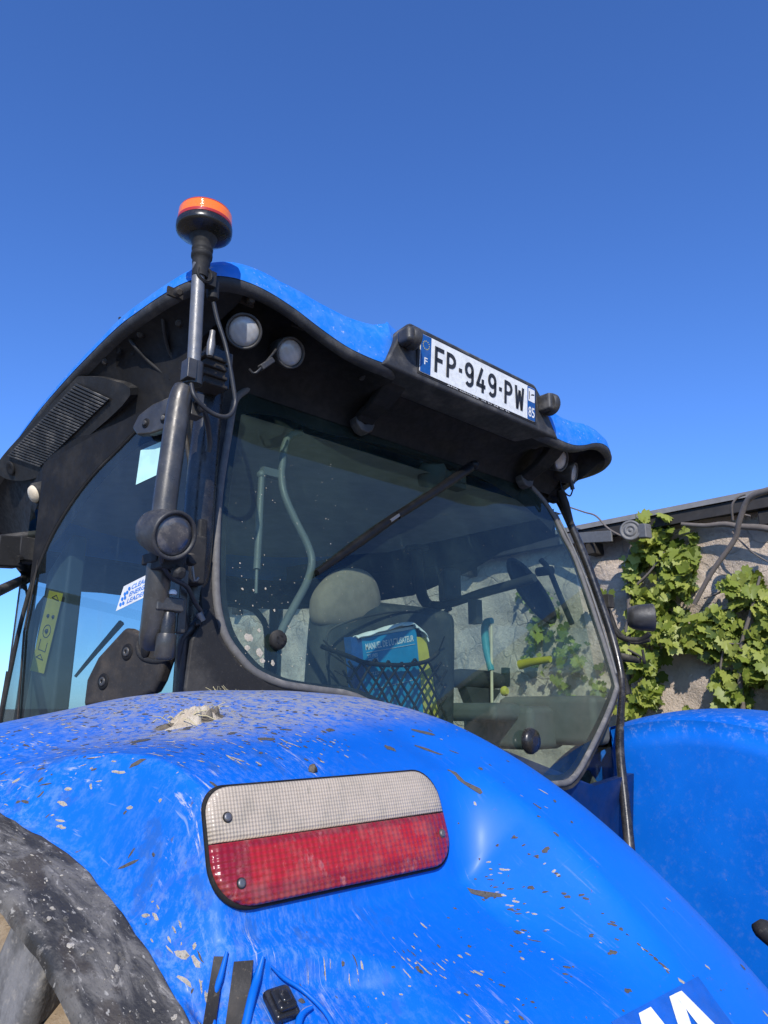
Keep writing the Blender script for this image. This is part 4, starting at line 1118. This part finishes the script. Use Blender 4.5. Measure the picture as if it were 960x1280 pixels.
# ---- beacon on its pole
bc=empty('warning_beacon',(0,0,0)); bc.parent=tractor
pt=at(249,330,y=-.02); pb=at(241,478,y=-.005)
MB().tube([pb,pb.lerp(pt,.5),pt],.0135,20).build('pole','pole_metal',bc)
b=MB(); b.tube([pb-(pt-pb)*.02,pb+(pt-pb)*.16],.0195,18); b.box(pb+(pt-pb)*.07+V((-.014,-.008,0)),(.02,.03,.042)); b.build('pole_socket','rail_grey',bc,bevel=.002)
b=MB(); b.box(pb+V((.012,.01,-.045)),(.028,.03,.05)); b.lathe([(.009,0),(.009,.008),(.004,.012)],pb+V((.016,-.012,-.055)),(0,-1,0),12); b.build('pole_bracket','rail_grey',bc,bevel=.003)
ax=V((0.01,-.015,1)).normalized(); bb=at(252,323,y=-.02)
b=MB(); b.lathe([(.0165,-.045),(.017,-.02),(.0185,-.012),(.0185,-.002),(.0215,0),(.022,.006),(.0215,.010),(.0185,.012),(.0215,.016),(.022,.021),(.020,.025),(.022,.030),(.028,.046),(.030,.052)],bb,ax,28); b.build('boot','black_plastic',bc)
b=MB(); b.lathe([(.030,.048),(.040,.051),(.053,.057),(.0568,.060),(.0575,.064),(.0575,.074),(.055,.076)],bb,ax,40); b.build('base','post_black',bc)
b=MB(); b.lathe([(.0560,.076),(.0565,.077),(.0560,.083)],bb,ax,40); b.build('lower_ring','beacon_red',bc)
b=MB(); b.lathe([(.0556,.0832),(.0548,.103),(.0535,.105)],bb,ax,40); b.build('lens','beacon_amber',bc)
b=MB(); b.lathe([(.0538,.1052),(.0525,.108),(.046,.111),(.02,.113),(.002,.113)],bb,ax,40); b.build('top_ring','beacon_red',bc)
# ring clamp and black socket beside the pole
b=MB(); cc_=at(256,343,y=-.03); n_=18
b.tube([cc_+V((.016*math.cos(2*PI*k/n_),0,.016*math.sin(2*PI*k/n_))) for k in range(n_+1)],.004,8,cap=False); b.box(at(262,350,y=-.02),(.022,.02,.035)); b.build('clamp','black_plastic',bc,bevel=.002)
b=MB(); b.lathe([(.012,-.022),(.013,-.015),(.013,.015),(.009,.02)],at(266,362,y=-.01),(-.05,0,1),14); b.build('plug','black_plastic',bc)
b=MB(); b.tube([at(u,v,y=yy) for u,v,yy in ((267,378,-.01),(272,400,-.01),(281,428,-.015),(287,455,-.02),(292,485,-.02),(294,505,-.02),(287,519,-.025),(273,520,-.03),(256,510,-.03),(243,495,-.03),(239,480,-.02))],.0046,8,5); b.build('cable','cable_black',bc)
b=MB(); b.tube([at(u,v,y=yy) for u,v,yy in ((246,500,-.02),(257,520,.02),(262,550,.05),(260,565,.06))],.006,8,4); b.build('cable','cable_black',bc)
b=MB(); b.box(at(262,470,y=.08),(.05,.05,.055)); 
for k in range(4): b.box(at(262,452+k*11,y=.075),(.058,.055,.008))
b.build('junction_block','panel_brown',tractor,bevel=.003)

# ---- right corner: lamp on a tube bracket, and marker arm
c=at(806,772,x=1.05); 
rw=worklamp(None,c+V((.02,-.02,0)),(.62,-.80,-.02),.050,.090,'lamp_glass',None,'work lamp facing away on the right cab corner')
b=MB(); b.tube([at(u,v,x=1.0) for u,v in ((757,752),(766,778),(775,796),(800,800),(812,792))],.011,8,3); b.tube([at(u,v,x=1.0) for u,v in ((762,764),(770,786),(790,803),(812,800))],.008,8,3); b.box(at(757,752,x=.93),(.04,.05,.05)); b.build('bracket','black_plastic',rw,bevel=.003)
b=MB(); b.tube([at(u,v,x=1.02) for u,v in ((790,772),(784,778),(782,790))],.006,8,3); b.build('cable','seal_rubber',rw)
b=MB(); b.tube([at(u,v,x=1.0) for u,v in ((762,820),(780,822),(800,826))],[.017,.016,.010],10,3); b.tube([at(u,v,x=1.0) for u,v in ((766,826),(778,850),(784,868))],[.018,.018,.012],10,3); b.tube([at(u,v,x=1.0) for u,v in ((785,812),(802,822),(806,830),(803,812))],.005,6,3); b.build('latch_handle','black_plastic',tractor)
b=MB(); b.tube([at(700,612,y=.20),at(706,630,y=.20),at(714,655,y=.20)],[.016,.018,.012],8); b.build('side_clip','black_plastic',tractor,bevel=.006)

# ---- hose end low on the right
b=MB(); b.tube([at(945,1152,x=-.6),at(952,1160,x=-.6),at(975,1178,x=-.6)],[.006,.011,.012],12,3); b.build('hose_end','black_plastic',tractor)
# axle, gearbox and hitch below the cab
b=MB(); b.tube([(-.7,AY,AZ),(.7,AY,AZ)],.16,20); b.box((0,.2,.95),(.5,1.4,.5)); b.build('rear_axle','black_plastic',tractor,bevel=.03)
b=MB(); b.box((0,2.9,1.35),(.80,2.0,.55)); b.build('bonnet','clean_paint',tractor,bevel=.12)

# ---- seat with net pocket
seat=empty('seat',(0,0,0)); seat.parent=tractor
def rbox(name,c,size,ax,mat,par,bev,sub=2,bulge=0):
    m=MB(); m.box(c,size,ax); o=m.build(name,mat,par); md=o.modifiers.new('b','BEVEL'); md.width=bev; md.segments=3; md.limit_method='NONE'
    o.modifiers.new('u','SUBSURF').render_levels=sub; o.modifiers['u'].levels=sub
    for p in o.data.polygons: p.use_smooth=True
    return o
ry=rad(-8); sx_=V((math.cos(ry),math.sin(ry),0)); sy_=V((-math.sin(ry),math.cos(ry),0)).normalized(); szv=V((0,-.06,1)).normalized()
rbox('backrest',(.085,.50,1.94),(.56,.13,.68),(sx_,sy_,szv),'seat_shell',seat,.085)
hc0=at(438,748,y=.47)+V((0,.02,0))
def sgn(x,e): return math.copysign(abs(x)**e,x)
def hrp(u,v):
    a=2*PI*u; b_=PI*(min(.985,max(.015,v))-.5); cb=sgn(math.cos(b_),.6); sb_=sgn(math.sin(b_),.75)
    wz=1-.20*max(0,sb_)-.05*sb_
    p=V((.128*sgn(math.cos(a),.75)*cb*wz,.058*sgn(math.sin(a),.75)*cb,.094*sb_))
    return hc0+V((p.x,p.y-.08*p.z,p.z+.16*p.x+.006*math.sin(p.x*40+p.z*25)*cb))
MB().grid(hrp,40,24,closeu=True).build('headrest','seat_fabric',seat)
rbox('cushion',(.09,.78,1.62),(.52,.50,.14),(sx_,sy_,V((0,0,1))),'seat_fabric',seat,.05)
rbox('pedestal',(.09,.75,1.38),(.40,.40,.34),(sx_,sy_,V((0,0,1))),'interior_dark',seat,.03)
MB().tube([at(u,v,y=.418) for u,v in ((410,838),(408,800),(420,783),(470,768),(520,764),(545,778),(556,810),(555,860))],.0035,8,4).build('backrest_piping','interior_dark',seat)
nt_=MB()
ny=.365
rail_=[at(u,v,y=ny+.0) for u,v in ((402,808),(440,822),(455,828),(480,831),(510,831),(535,826),(548,815))]
nt_.tube(rail_,.007,6,4)
for i in range(-2,11):
    for s_ in (-1,1):
        pts=[]
        for t in range(7):
            f=t/6; u=436+i*16.5 + s_*f*58*(1-.2*f) + (0 if s_>0 else 0); v=826+f*86+2.5*math.sin(i*2.1+f*5)
            if 428<u<560: pts.append(at(u,v,y=ny))
        if len(pts)>2: nt_.tube(pts,.0042,5,2)
for (a_,b_) in (((418,838),(440,850)),((410,815),(440,836)),((404,800),(430,826)),((548,815),(556,795))):
    nt_.tube([at(*a_,y=ny+.04),at(*b_,y=ny)],.0025,5)
nt_.build('storage_net','black_recess',seat)

# things in the net: manual, yellow booklet, white rag
man=empty('user_manual',at(480,890,y=.395),'thick blue user manual held by the net behind the seat','manual')
def mp(u,v,y=.392): return at(u,v,y=y)
def mpx(o): return o
base_inv=V(man.location)
def setparent(o,par):
    o.parent=par; o.matrix_parent_inverse=Matrix.Translation(par.location).inverted(); return o
c4=[mp(452,798),mp(520,786),mp(530,900),mp(462,920)]
blk=MB(); blk.prism(c4,(0,.03,0)); setparent(blk.build('cover','manual_blue',None),man)
spn=MB(); spn.prism([mp(438,796),mp(452,798),mp(462,920),mp(450,915)],(0,.03,0)); setparent(spn.build('spine','plate_blue',None),man)
pg=MB(); pg.prism([c4[0]+V((0,.002,.001)),c4[1]+V((0,.002,.001)),c4[1]+V((0,.002,.010)),c4[0]+V((0,.002,.006))],(0,.024,0)); setparent(pg.build('pages','paper_white',None),man)
mux=(c4[1]-c4[0]).normalized(); muy=(c4[0]-c4[3]).normalized()
def mtext(s,u0,v0,u1,h,bold=.01):
    o0=mp(u0,v0); w=(mp(u1,v0)-o0).length
    setparent(text('title',s,'cloth_white',None,o0,mux,muy,w,h,bold,.0015),man)
mtext("MANUEL DE L'UTILISATEUR",457,813,518,.020,.02)
mtext("T7.195S",459,823,472,.010,.01)
mtext("T7.215S",460,829,473,.010,.01)
mtext("T7.230",463,845,474,.010,.01)
ln=MB(); ln.tube([mp(458,816,.3905),mp(519,805,.3905)],.0007,4); ln.tube([mp(465,862,.3905),mp(521,849,.3905)],.0007,4); setparent(ln.build('rule_lines','cloth_white',None),man)
ybk=empty('yellow_booklet',at(535,890,y=.40),'thin yellow booklet standing beside the blue manual in the net','booklet')
b=MB(); b.prism([mp(521,796,.40),mp(533,797,.40),mp(549,900,.40),mp(530,900,.40)],(0,.012,0)); setparent(b.build('cover','booklet_yellow',None),ybk)
b=MB(); b.tube([mp(541,835,.398),mp(546,870,.398)],.0008,4); setparent(b.build('print','panel_brown',None),ybk)
rag=MB(); 
def ragp(u,v):
    p=[at(a,b_,y=.385) for a,b_ in ((446,797),(470,790),(500,781),(522,779),(533,789),(534,796))]
    i=min(4,int(u*5)); f=u*5-i; q=p[i].lerp(p[i+1],f)
    return q+V((0,-.006+.03*v+.002*math.sin(u*31),.006*math.sin(v*PI)+.0014*math.sin(u*37+v*5)-(.016*(1-v) if u>.55 else .003*(1-v))))
rag.grid(ragp,60,8); rg=rag.build('rag',['cloth_white'],None,solid=.003); tag(rg,'crumpled white cloth draped over the top of the blue manual','cloth')

# ---- armrest, monitor, bars and levers
b=MB(); b.tube([at(u,v,y=.62) for u,v in ((556,850),(575,848),(610,850),(632,852))],[.026,.036,.036,.024],14,4); b.tube([at(632,835,y=.62),at(632,858,y=.62)],[.018,.018],12); b.prism([at(u,v,y=.60) for u,v in ((583,858),(628,862),(612,885),(596,892))],(0,.05,0)); b.build('armrest','interior_dark',tractor,bevel=.004)
b=MB(); b.tube([at(650,831,x=.74),at(662,828,x=.74),at(688,824,x=.74)],[.018,.015,.012],12,3); b.build('yellow_handle','decal_yellow',tractor)
b=MB(); b.lathe([(.018,0),(.020,.010),(.012,.02)],at(629,864,y=.57),(0,-1,0),14); b.build('control_knob','booklet_yellow',tractor)
mb_=empty('monitor_mount',(0,0,0)); mb_.parent=tractor
b=MB(); b.tube([at(u,v,x=.62) for u,v in ((520,686),(523,715),(527,742),(535,756),(548,757),(565,754),(600,742),(650,728),(668,722))],[.024,.024,.024,.022,.018,.016,.018,.018,.016],10,4); b.tube([at(535,757,x=.6),at(550,768,x=.6),at(563,760,x=.6)],.010,8,3); b.box(at(594,765,x=.6),(.035,.04,.09)); b.lathe([(.05,0),(.05,.012)],at(521,687,x=.62),(0,0,1),16); b.build('bar','interior_dark',mb_)
b=MB(); b.box(at(562,732,x=.6),(.07,.12,.12),(V((.8,-.6,0)),V((.6,.8,0)),V((0,0,1)))); b.build('screen_box','interior_dark',mb_,bevel=.012)
b=MB(); b.tube([at(u,v,x=.70) for u,v in ((615,776),(609,778),(606,786),(608,810),(614,838))],[.013,.016,.016,.016,.013],10,3); b.build('lever','handle_teal',tractor)
b=MB(); b.tube([at(614,779,x=.70),at(615,880,x=.70)],.006,8); b.build('lever_strip','strip_cream',tractor)
b=MB(); b.box(at(640,890,x=.60)+V((0,0,-.05)),(.20,.30,.14)); b.box(at(690,900,x=.68),(.10,.40,.16)); b.box(at(600,890,x=.45),(.16,.25,.06)); b.build('side_console','interior_grey',tractor,bevel=.025)
b=MB(); b.lathe([(.022,0),(.024,.006),(.012,.012)],at(706,886,x=.70),(-.4,-1,.3),16); b.lathe([(.008,.012),(.006,.016)],at(706,886,x=.70),(-.4,-1,.3),10); b.build('socket_knob','interior_dark',tractor)
# steering wheel, column, dashboard
b=MB(); sc_c=V((.05,1.28,1.95)); n_=32
b.tube([sc_c+V((.20*math.cos(2*PI*k/n_),.10*math.sin(2*PI*k/n_),.17*math.sin(2*PI*k/n_))) for k in range(n_+1)],.014,8,cap=False); b.tube([sc_c,(.05,1.5,1.5)],.03,8); b.tube([sc_c-V((.2,0,0)),sc_c+V((.2,0,0))],.012,8); b.build('steering_wheel','interior_dark',tractor)
# right-hand mirror seen through the glass: oval with two arms
rm=empty('side_mirror',(0,0,0)); rm.parent=tractor
mc_=at(664,738,x=1.02); n_=28
def ov(k,s=1.0):
    a=2*PI*k/n_; q_=V((.10*math.cos(a)*s,0,.0)); w_=V((-.045,.06,.135))*math.sin(a)*s
    return mc_+V((.045*math.cos(a)*s,-.03*math.cos(a)*s,0))+w_
b=MB(); b.tube([ov(k) for k in range(n_+1)],.010,8,cap=False); fan([ov(k)+V((.01,.01,0)) for k in range(n_)],mc_+V((.03,.03,0)),b); b.build('shell','interior_dark',rm)
b=MB(); b.tube([at(672,715,x=1.02),at(690,713,x=1.02)],.020,10); b.tube([at(676,700,x=1.03),at(686,712,x=1.03),at(700,745,x=1.03),at(715,780,x=1.03)],.012,8,3); b.build('arm','interior_dark',rm)

# dried splashes on the rear glass, lower left
gsx=MB()
def gspot(u,v,r,mb):
    c=rat(u,v,.001); n=9; ph=random.random()*6
    vs=[c+RN*.0008]+[c+RN*.0002+V((1,0,0))*math.cos(2*PI*k/n)*r*random.uniform(.6,1.25)+V((0,.2425,.97))*math.sin(2*PI*k/n)*r*random.uniform(.7,1.3) for k in range(n)]
    mb.add(vs,[(0,1+k,1+(k+1)%n) for k in range(n)],0,True)
for (u,v,r) in ((311,797,.010),(309,810,.006),(324,816,.009),(328,826,.006),(341,829,.006),(324,788,.004),(317,738,.003),(332,736,.003),(343,763,.003),(316,757,.002),(300,704,.002),(302,720,.0015),(303,736,.003)): gspot(u,v,r,gsx)
for i in range(90):
    gspot(random.uniform(290,420),random.uniform(560,840),random.choice([.0006,.0008,.001,.0014]),gsx)
for i in range(60):
    gspot(random.uniform(400,700),random.uniform(620,860),random.choice([.0006,.0008,.001]),gsx)
g_=gsx.build('dried_spots','splash_pale',rgl); g_['kind']='stuff'

# ------------------------------------------------------------------ mud clod on the fender
cx_,cth=-1.09,rad(13.6)
def clod(c_x,c_th,rx,rt,hh,seed):
    rnd=random.Random(seed); lumps=[(rnd.uniform(-1,1),rnd.uniform(-.8,.8),rnd.uniform(.25,.6),rnd.uniform(.5,1)) for _ in range(14)]
    def fn(u,v):
        r=v; a=2*PI*u; edge=1+.22*math.sin(3*a+1)+.14*math.sin(7*a+seed)+.07*math.sin(13*a)
        px_,py_=r*math.cos(a)*edge,r*math.sin(a)*edge
        h=0
        for (lx,ly,lr,lh) in lumps: h=max(h,lh*max(0,1-((px_-lx*.6)**2+(py_-ly*.6)**2)/lr**2))
        h=(h*.8+.25)*max(0,1-r**3)+.05*math.sin(px_*23+seed)*math.sin(py_*19)*(1-r)
        return fend_p(c_x+px_*rx,c_th+py_*rt,max(-.001,hh*h))
    return fn
md=empty('mud_clod',(0,0,0),'pale lump of dried mud and straw on top of the muddy left fender','mud')
md.location=fend_p(cx_,cth)
b=MB(); b.grid(clod(cx_,cth,.030,.019,.020,3),48,16,closeu=True); o=b.build('clay','mud_clay',None); setparent(o,md)
b=MB(); b.grid(clod(cx_+.018,cth+.004,.017,.013,.015,8),40,14,closeu=True)
b.grid(clod(cx_-.026,cth-.002,.010,.009,.006,11),30,10,closeu=True); o=b.build('dark_mud','mud_brown',None); setparent(o,md)
b=MB()
for i in range(26):
    p=fend_p(cx_+random.uniform(-.03,.035),cth+random.uniform(-.012,.014),.010); d=V((random.uniform(-1,1),random.uniform(-1,.2),random.uniform(-.4,.6))).normalized()*random.uniform(.006,.022)
    b.tube([p,p+d*.5+V((0,0,.002)),p+d],.0006,4)
o=b.build('straw_bits','straw',None); setparent(o,md)
# twig-shaped crumb on the rubber extension and small clods along the lamp edge
def crumb(name,p,r,lab,mat,sq,seed):
    rnd=random.Random(seed); m=MB(); ph=[rnd.uniform(0,6) for _ in range(4)]
    m.grid(lambda a,b_: V(p)+V((math.cos(2*PI*a)*math.sin(PI*b_)*sq[0],math.sin(2*PI*a)*math.sin(PI*b_)*sq[1],-math.cos(PI*b_)*sq[2]))*r*(1+.22*math.sin(5*a*2*PI/2*2+ph[0])*math.sin(b_*7+ph[1])+.12*math.sin(9*a*2*PI+ph[2])),16,10,closeu=True)
    o=m.build(name,mat,None); tag(o,lab,'mud'); return o
crumb('mud_crumb',ext_p(.62,(rad(38.2)-TH0)/(TH1-TH0))+V((0,0,.004)),.008,'finger-shaped brown mud crumb on the black rubber fender edge','mud_brown',(.45,.9,1.2),5)
crumb('mud_crumb',fhit(390,964,.002),.0042,'dark grey mud crumb just above the white half of the tail lamp','mud_brown',(1,.8,1),6)

# ------------------------------------------------------------------ farm building with the vine
WX=2.2
bld_=empty('stone_shed',(WX,1.5,0),'low rubble-stone shed with a dark eave, behind the tractor on the right','shed')
def wallp(u,v):
    y=-6+11.6*u; z=2.98*v
    dx=.014*math.sin(y*7+z*5)+.010*math.sin(y*17-z*13)+.008*math.sin(z*29+y*3)
    return V((WX+dx,y,z))
b=MB(); b.grid(wallp,260,60); o=b.build('wall','rubble_stone',None); setparent(o,bld_)
b=MB(); b.box((WX+2.6,-.2,1.45),(4.9,11.5,2.8)); o=b.build('core','eave_dark',None); setparent(o,bld_)
b=MB(); b.prism([V((WX-.12,-6.2,2.922)),V((WX-.12,5.75,2.960)),V((WX+5,5.75,4.2)),V((WX+5,-6.2,4.15))],(0,0,.028)); o=b.build('roof_sheet','eave_edge',None); setparent(o,bld_)
b=MB(); b.prism([V((WX-.105,-6.1,2.860)),V((WX-.105,5.7,2.898)),V((WX-.105,5.7,2.957)),V((WX-.105,-6.1,2.919))],(.02,0,0)); b.prism([V((WX-.084,-6.1,2.875)),V((WX+.02,-6.1,2.875)),V((WX+.02,5.7,2.913)),V((WX-.084,5.7,2.913))],(0,0,.01)); o=b.build('fascia','eave_dark',None); setparent(o,bld_)
for yy in [ -3.2+.95*k for k in range(9)]:
    b=MB(); b.box((WX-.02,yy+.32,2.835),(.13,.06,.07)); o=b.build('rafter','eave_dark',None,bevel=.006); setparent(o,bld_)
    
# galvanised bar with a round cap on the wall under the eave
br=empty('metal_bar',at(765,665,x=2.0),'grey flat metal bar with a ribbed round cap under the shed eave','metal bar')
A_=at(700,674,x=2.06); B_=at(765,670,x=1.98); C_=at(812,664,x=1.93)
dd=(B_-A_).normalized(); up3=V((0,0,1)); nn3=dd.cross(up3)
b=MB(); b.box((A_+B_)/2,((B_-A_).length,.012,.062),(dd,nn3,up3)); setparent(b.build('flat_bar','galvanised',None,bevel=.003),br)
b=MB(); c=at(788,663,x=1.92); nrm=(CAM-c).normalized(); b.lathe([(.052,-.06),(.055,0),(.052,.008),(.044,.009),(.042,.004),(.032,.004),(.030,.010),(.020,.010),(.018,.005),(.008,.005),(.006,.010),(.001,.010)],c,V((-.95,-.35,0)),28); setparent(b.build('round_cap','galvanised',None),br)
b=MB(); b.box(at(804,664,x=1.95),(.07,.05,.075),(dd,nn3,up3)); setparent(b.build('end_block','galvanised',None,bevel=.006),br)

# vine leaves
def leaf(mb, c, nrm, up_, s, mi):
    nrm=V(nrm).normalized(); u=V(up_); u=(u-nrm*u.dot(nrm)).normalized(); w=u.cross(nrm)
    out=[(0,-.08),(.10,-.30),(.30,-.40),(.36,-.24),(.52,-.22),(.50,-.02),(.62,.16),(.42,.20),(.40,.36),(.24,.34),(.20,.52),(.08,.50),(0,.68)]
    pts=out+[(-a,b_) for a,b_ in out[-2:0:-1]]
    fold=random.uniform(-.1,.55); curl=random.uniform(-.5,.7)
    def P(a,b_): return V(c)+(w*a+u*b_+nrm*(abs(a)*fold-curl*(b_*b_+a*a)*.7))*s
    vs=[P(0,0)]+[P(a*random.uniform(.92,1.08),b_*random.uniform(.92,1.08)) for a,b_ in pts]; n=len(pts)
    mb.add(vs,[(0,1+k,1+(k+1)%n) for k in range(n)],mi,True)
def inpoly(y,z,poly):
    c=False; n=len(poly)
    for i in range(n):
        (y1,z1),(y2,z2)=poly[i],poly[i-1]
        if (z1>z)!=(z2>z) and y<(y2-y1)*(z-z1)/(z2-z1)+y1: c=not c
    return c
def wpoly(pts): return [(p.y,p.z) for p in (at(u,v,x=2.1) for u,v in pts)]
def vine(name,label,polys,stems,seed,x0=2.0,x1=2.18,group=None):
    rnd=random.Random(seed); random.seed(seed)
    P=stems[0][0][0]; E_=empty(name,(WX-.05,P[1],0),label,'vine',group)
    mb=MB()
    for poly,cnt in polys:
        ys=[p[0] for p in poly]; zs=[p[1] for p in poly]; k=0; tries=0
        while k<cnt and tries<cnt*30:
            tries+=1
            y=rnd.uniform(min(ys),max(ys)); z=rnd.uniform(min(zs),max(zs))
            if not inpoly(y,z,poly): continue
            # clumps: leave gaps
            g=math.sin(y*19+seed)*math.sin(z*17+1.3*seed)+.5*math.sin(y*41)*math.sin(z*37+seed)
            if g<-.15 and rnd.random()<.85: continue
            d=rnd.random(); x=x1-(x1-x0)*d*(.75+.25*math.sin(y*9+z*7))
            s=rnd.choice((.03,.038,.045,.055,.065,.08))*rnd.uniform(.85,1.15)
            nrm=V((-.8+rnd.uniform(-.6,.7),-.35+rnd.uniform(-1,1),.6+rnd.uniform(-.9,.6)))
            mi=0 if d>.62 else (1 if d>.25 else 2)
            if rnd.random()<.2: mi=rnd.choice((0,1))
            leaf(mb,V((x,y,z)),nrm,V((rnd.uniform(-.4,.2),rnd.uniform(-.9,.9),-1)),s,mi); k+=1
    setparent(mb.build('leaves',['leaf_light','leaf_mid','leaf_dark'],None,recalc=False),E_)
    b=MB()
    for pts,r0,r1 in stems:
        n=len(pts); b.tube(pts,[r0+(r1-r0)*i/(n-1) for i in range(n)],7,4)
    setparent(b.build('stems','vine_bark',None),E_)
    return E_
w2=lambda u,v,x=2.1: at(u,v,x=x)
vine('grape_vine','leafy green grape vine climbing the shed wall next to the tractor cab',
     [(wpoly([(798,665),(805,642),(842,645),(866,668),(868,720),(856,752),(868,785),(872,815),(835,808),(822,830),(820,890),(785,890),(788,850),(800,800),(788,760),(782,700),(795,690)]),800),
      (wpoly([(775,750),(795,760),(805,800),(795,890),(775,890),(768,800)]),60),
      (wpoly([(735,715),(770,735),(765,760),(745,770)]),7),
      (wpoly([(770,885),(860,885),(850,1010),(800,1080),(765,1000)]),220),
      (wpoly([(650,720),(690,735),(730,800),(765,870),(700,875),(660,830),(640,770)]),110)],
     [([V((2.12,w2(780,900).y+.05,-.05)),V((2.10,w2(780,900).y-.04,.9)),w2(785,900),w2(788,820),w2(786,740),w2(788,690),w2(795,670)],.020,.009),([w2(786,740),w2(812,715),w2(830,690)],.008,.004),([w2(700,630,2.0),w2(730,640,2.0),w2(745,645,2.0),w2(762,662,1.98),w2(790,676,2.0)],.004,.006),([w2(800,900),w2(810,830),w2(815,760)],.008,.004)],3)
vine('grape_vine','spreading green grape vine on the right half of the shed wall, past the dry cane',
     [(wpoly([(868,775),(900,760),(914,722),(938,715),(962,748),(990,765),(990,860),(950,850),(930,890),(895,890),(885,830),(866,815)]),720),
      (wpoly([(960,730),(1080,700),(1080,900),(960,900)]),300),
      (wpoly([(880,890),(1060,890),(1040,1010),(950,1080),(890,1000)]),260)],
     [([V((2.12,w2(940,900).y-.05,-.05)),V((2.10,w2(940,900).y+.04,.9)),w2(930,900),w2(925,820),w2(940,760),w2(950,720)],.018,.006),([w2(870,800),w2(920,805),w2(980,802)],.004,.004),([w2(905,900),w2(900,840),w2(910,790)],.007,.004)],9)
# dry canes under the eave
dc=MB()
for pts,r0,r1 in (([w2(868,755,2.02),w2(890,715,2.0),w2(918,675,1.98),w2(924,652,1.95),w2(935,625,1.92),w2(956,614,1.9),w2(990,606,1.9)],.011,.016),
                  ([w2(852,655),w2(880,657),w2(905,655),w2(925,658),w2(955,660),w2(990,668)],.010,.018),
                  ([w2(916,650,1.98),w2(915,632,1.95),w2(922,622,1.95),w2(932,618,1.95)],.006,.005),
                  ([w2(880,748),w2(900,740),w2(918,722)],.004,.008),
                  ([w2(915,665),w2(940,690),w2(965,705)],.005,.003),([w2(924,642,1.95),w2(938,645,1.95)],.006,.004)):
    n=len(pts); dc.tube(pts,[r0+(r1-r0)*i/(n-1) for i in range(n)],8,4)
o=dc.build('dry_cane','vine_bark',None); tag(o,'bare dry vine cane curving up to the shed eave','vine cane')

# ------------------------------------------------------------------ ground
b=MB(); b.add([(-900,-900,0),(900,-900,0),(900,900,0),(-900,900,0)],[(0,1,2,3)],0,False); o=b.build('ground','ground_dirt',None); o['kind']='structure'

# ------------------------------------------------------------------ light
SUN_AZ, SUN_EL = 225.0, 35.0      # azimuth clockwise from +Y
sv=V((math.sin(rad(SUN_AZ))*math.cos(rad(SUN_EL)),math.cos(rad(SUN_AZ))*math.cos(rad(SUN_EL)),math.sin(rad(SUN_EL))))
sl=bpy.data.lights.new('sun','SUN'); sl.energy=4.8; sl.angle=rad(.53); sl.color=(1,.955,.89)
so=bpy.data.objects.new('sun',sl); COL.objects.link(so); so.rotation_euler=sv.to_track_quat('Z','Y').to_euler()
w=bpy.data.worlds.new('World'); sc.world=w; w.use_nodes=True
nt=w.node_tree; bg=nt.nodes['Background']; sk=nt.nodes.new('ShaderNodeTexSky'); sk.sky_type='NISHITA'; sk.sun_disc=False
sk.sun_elevation=rad(SUN_EL); sk.sun_rotation=rad(SUN_AZ); sk.altitude=300; sk.air_density=1.0; sk.dust_density=.3; sk.ozone_density=3.0
gain=nt.nodes.new('ShaderNodeVectorMath'); gain.operation='MULTIPLY'; gain.inputs[1].default_value=(.74,1.17,1.95)   # deep blue of a clear dry day
nt.links.new(sk.outputs[0],gain.inputs[0]); nt.links.new(gain.outputs[0],bg.inputs[0]); bg.inputs[1].default_value=.115
sc.view_settings.view_transform='Standard'; sc.view_settings.look='None'; sc.view_settings.exposure=0
sc.render.engine='CYCLES'; sc.cycles.max_bounces=8; sc.cycles.transparent_max_bounces=16
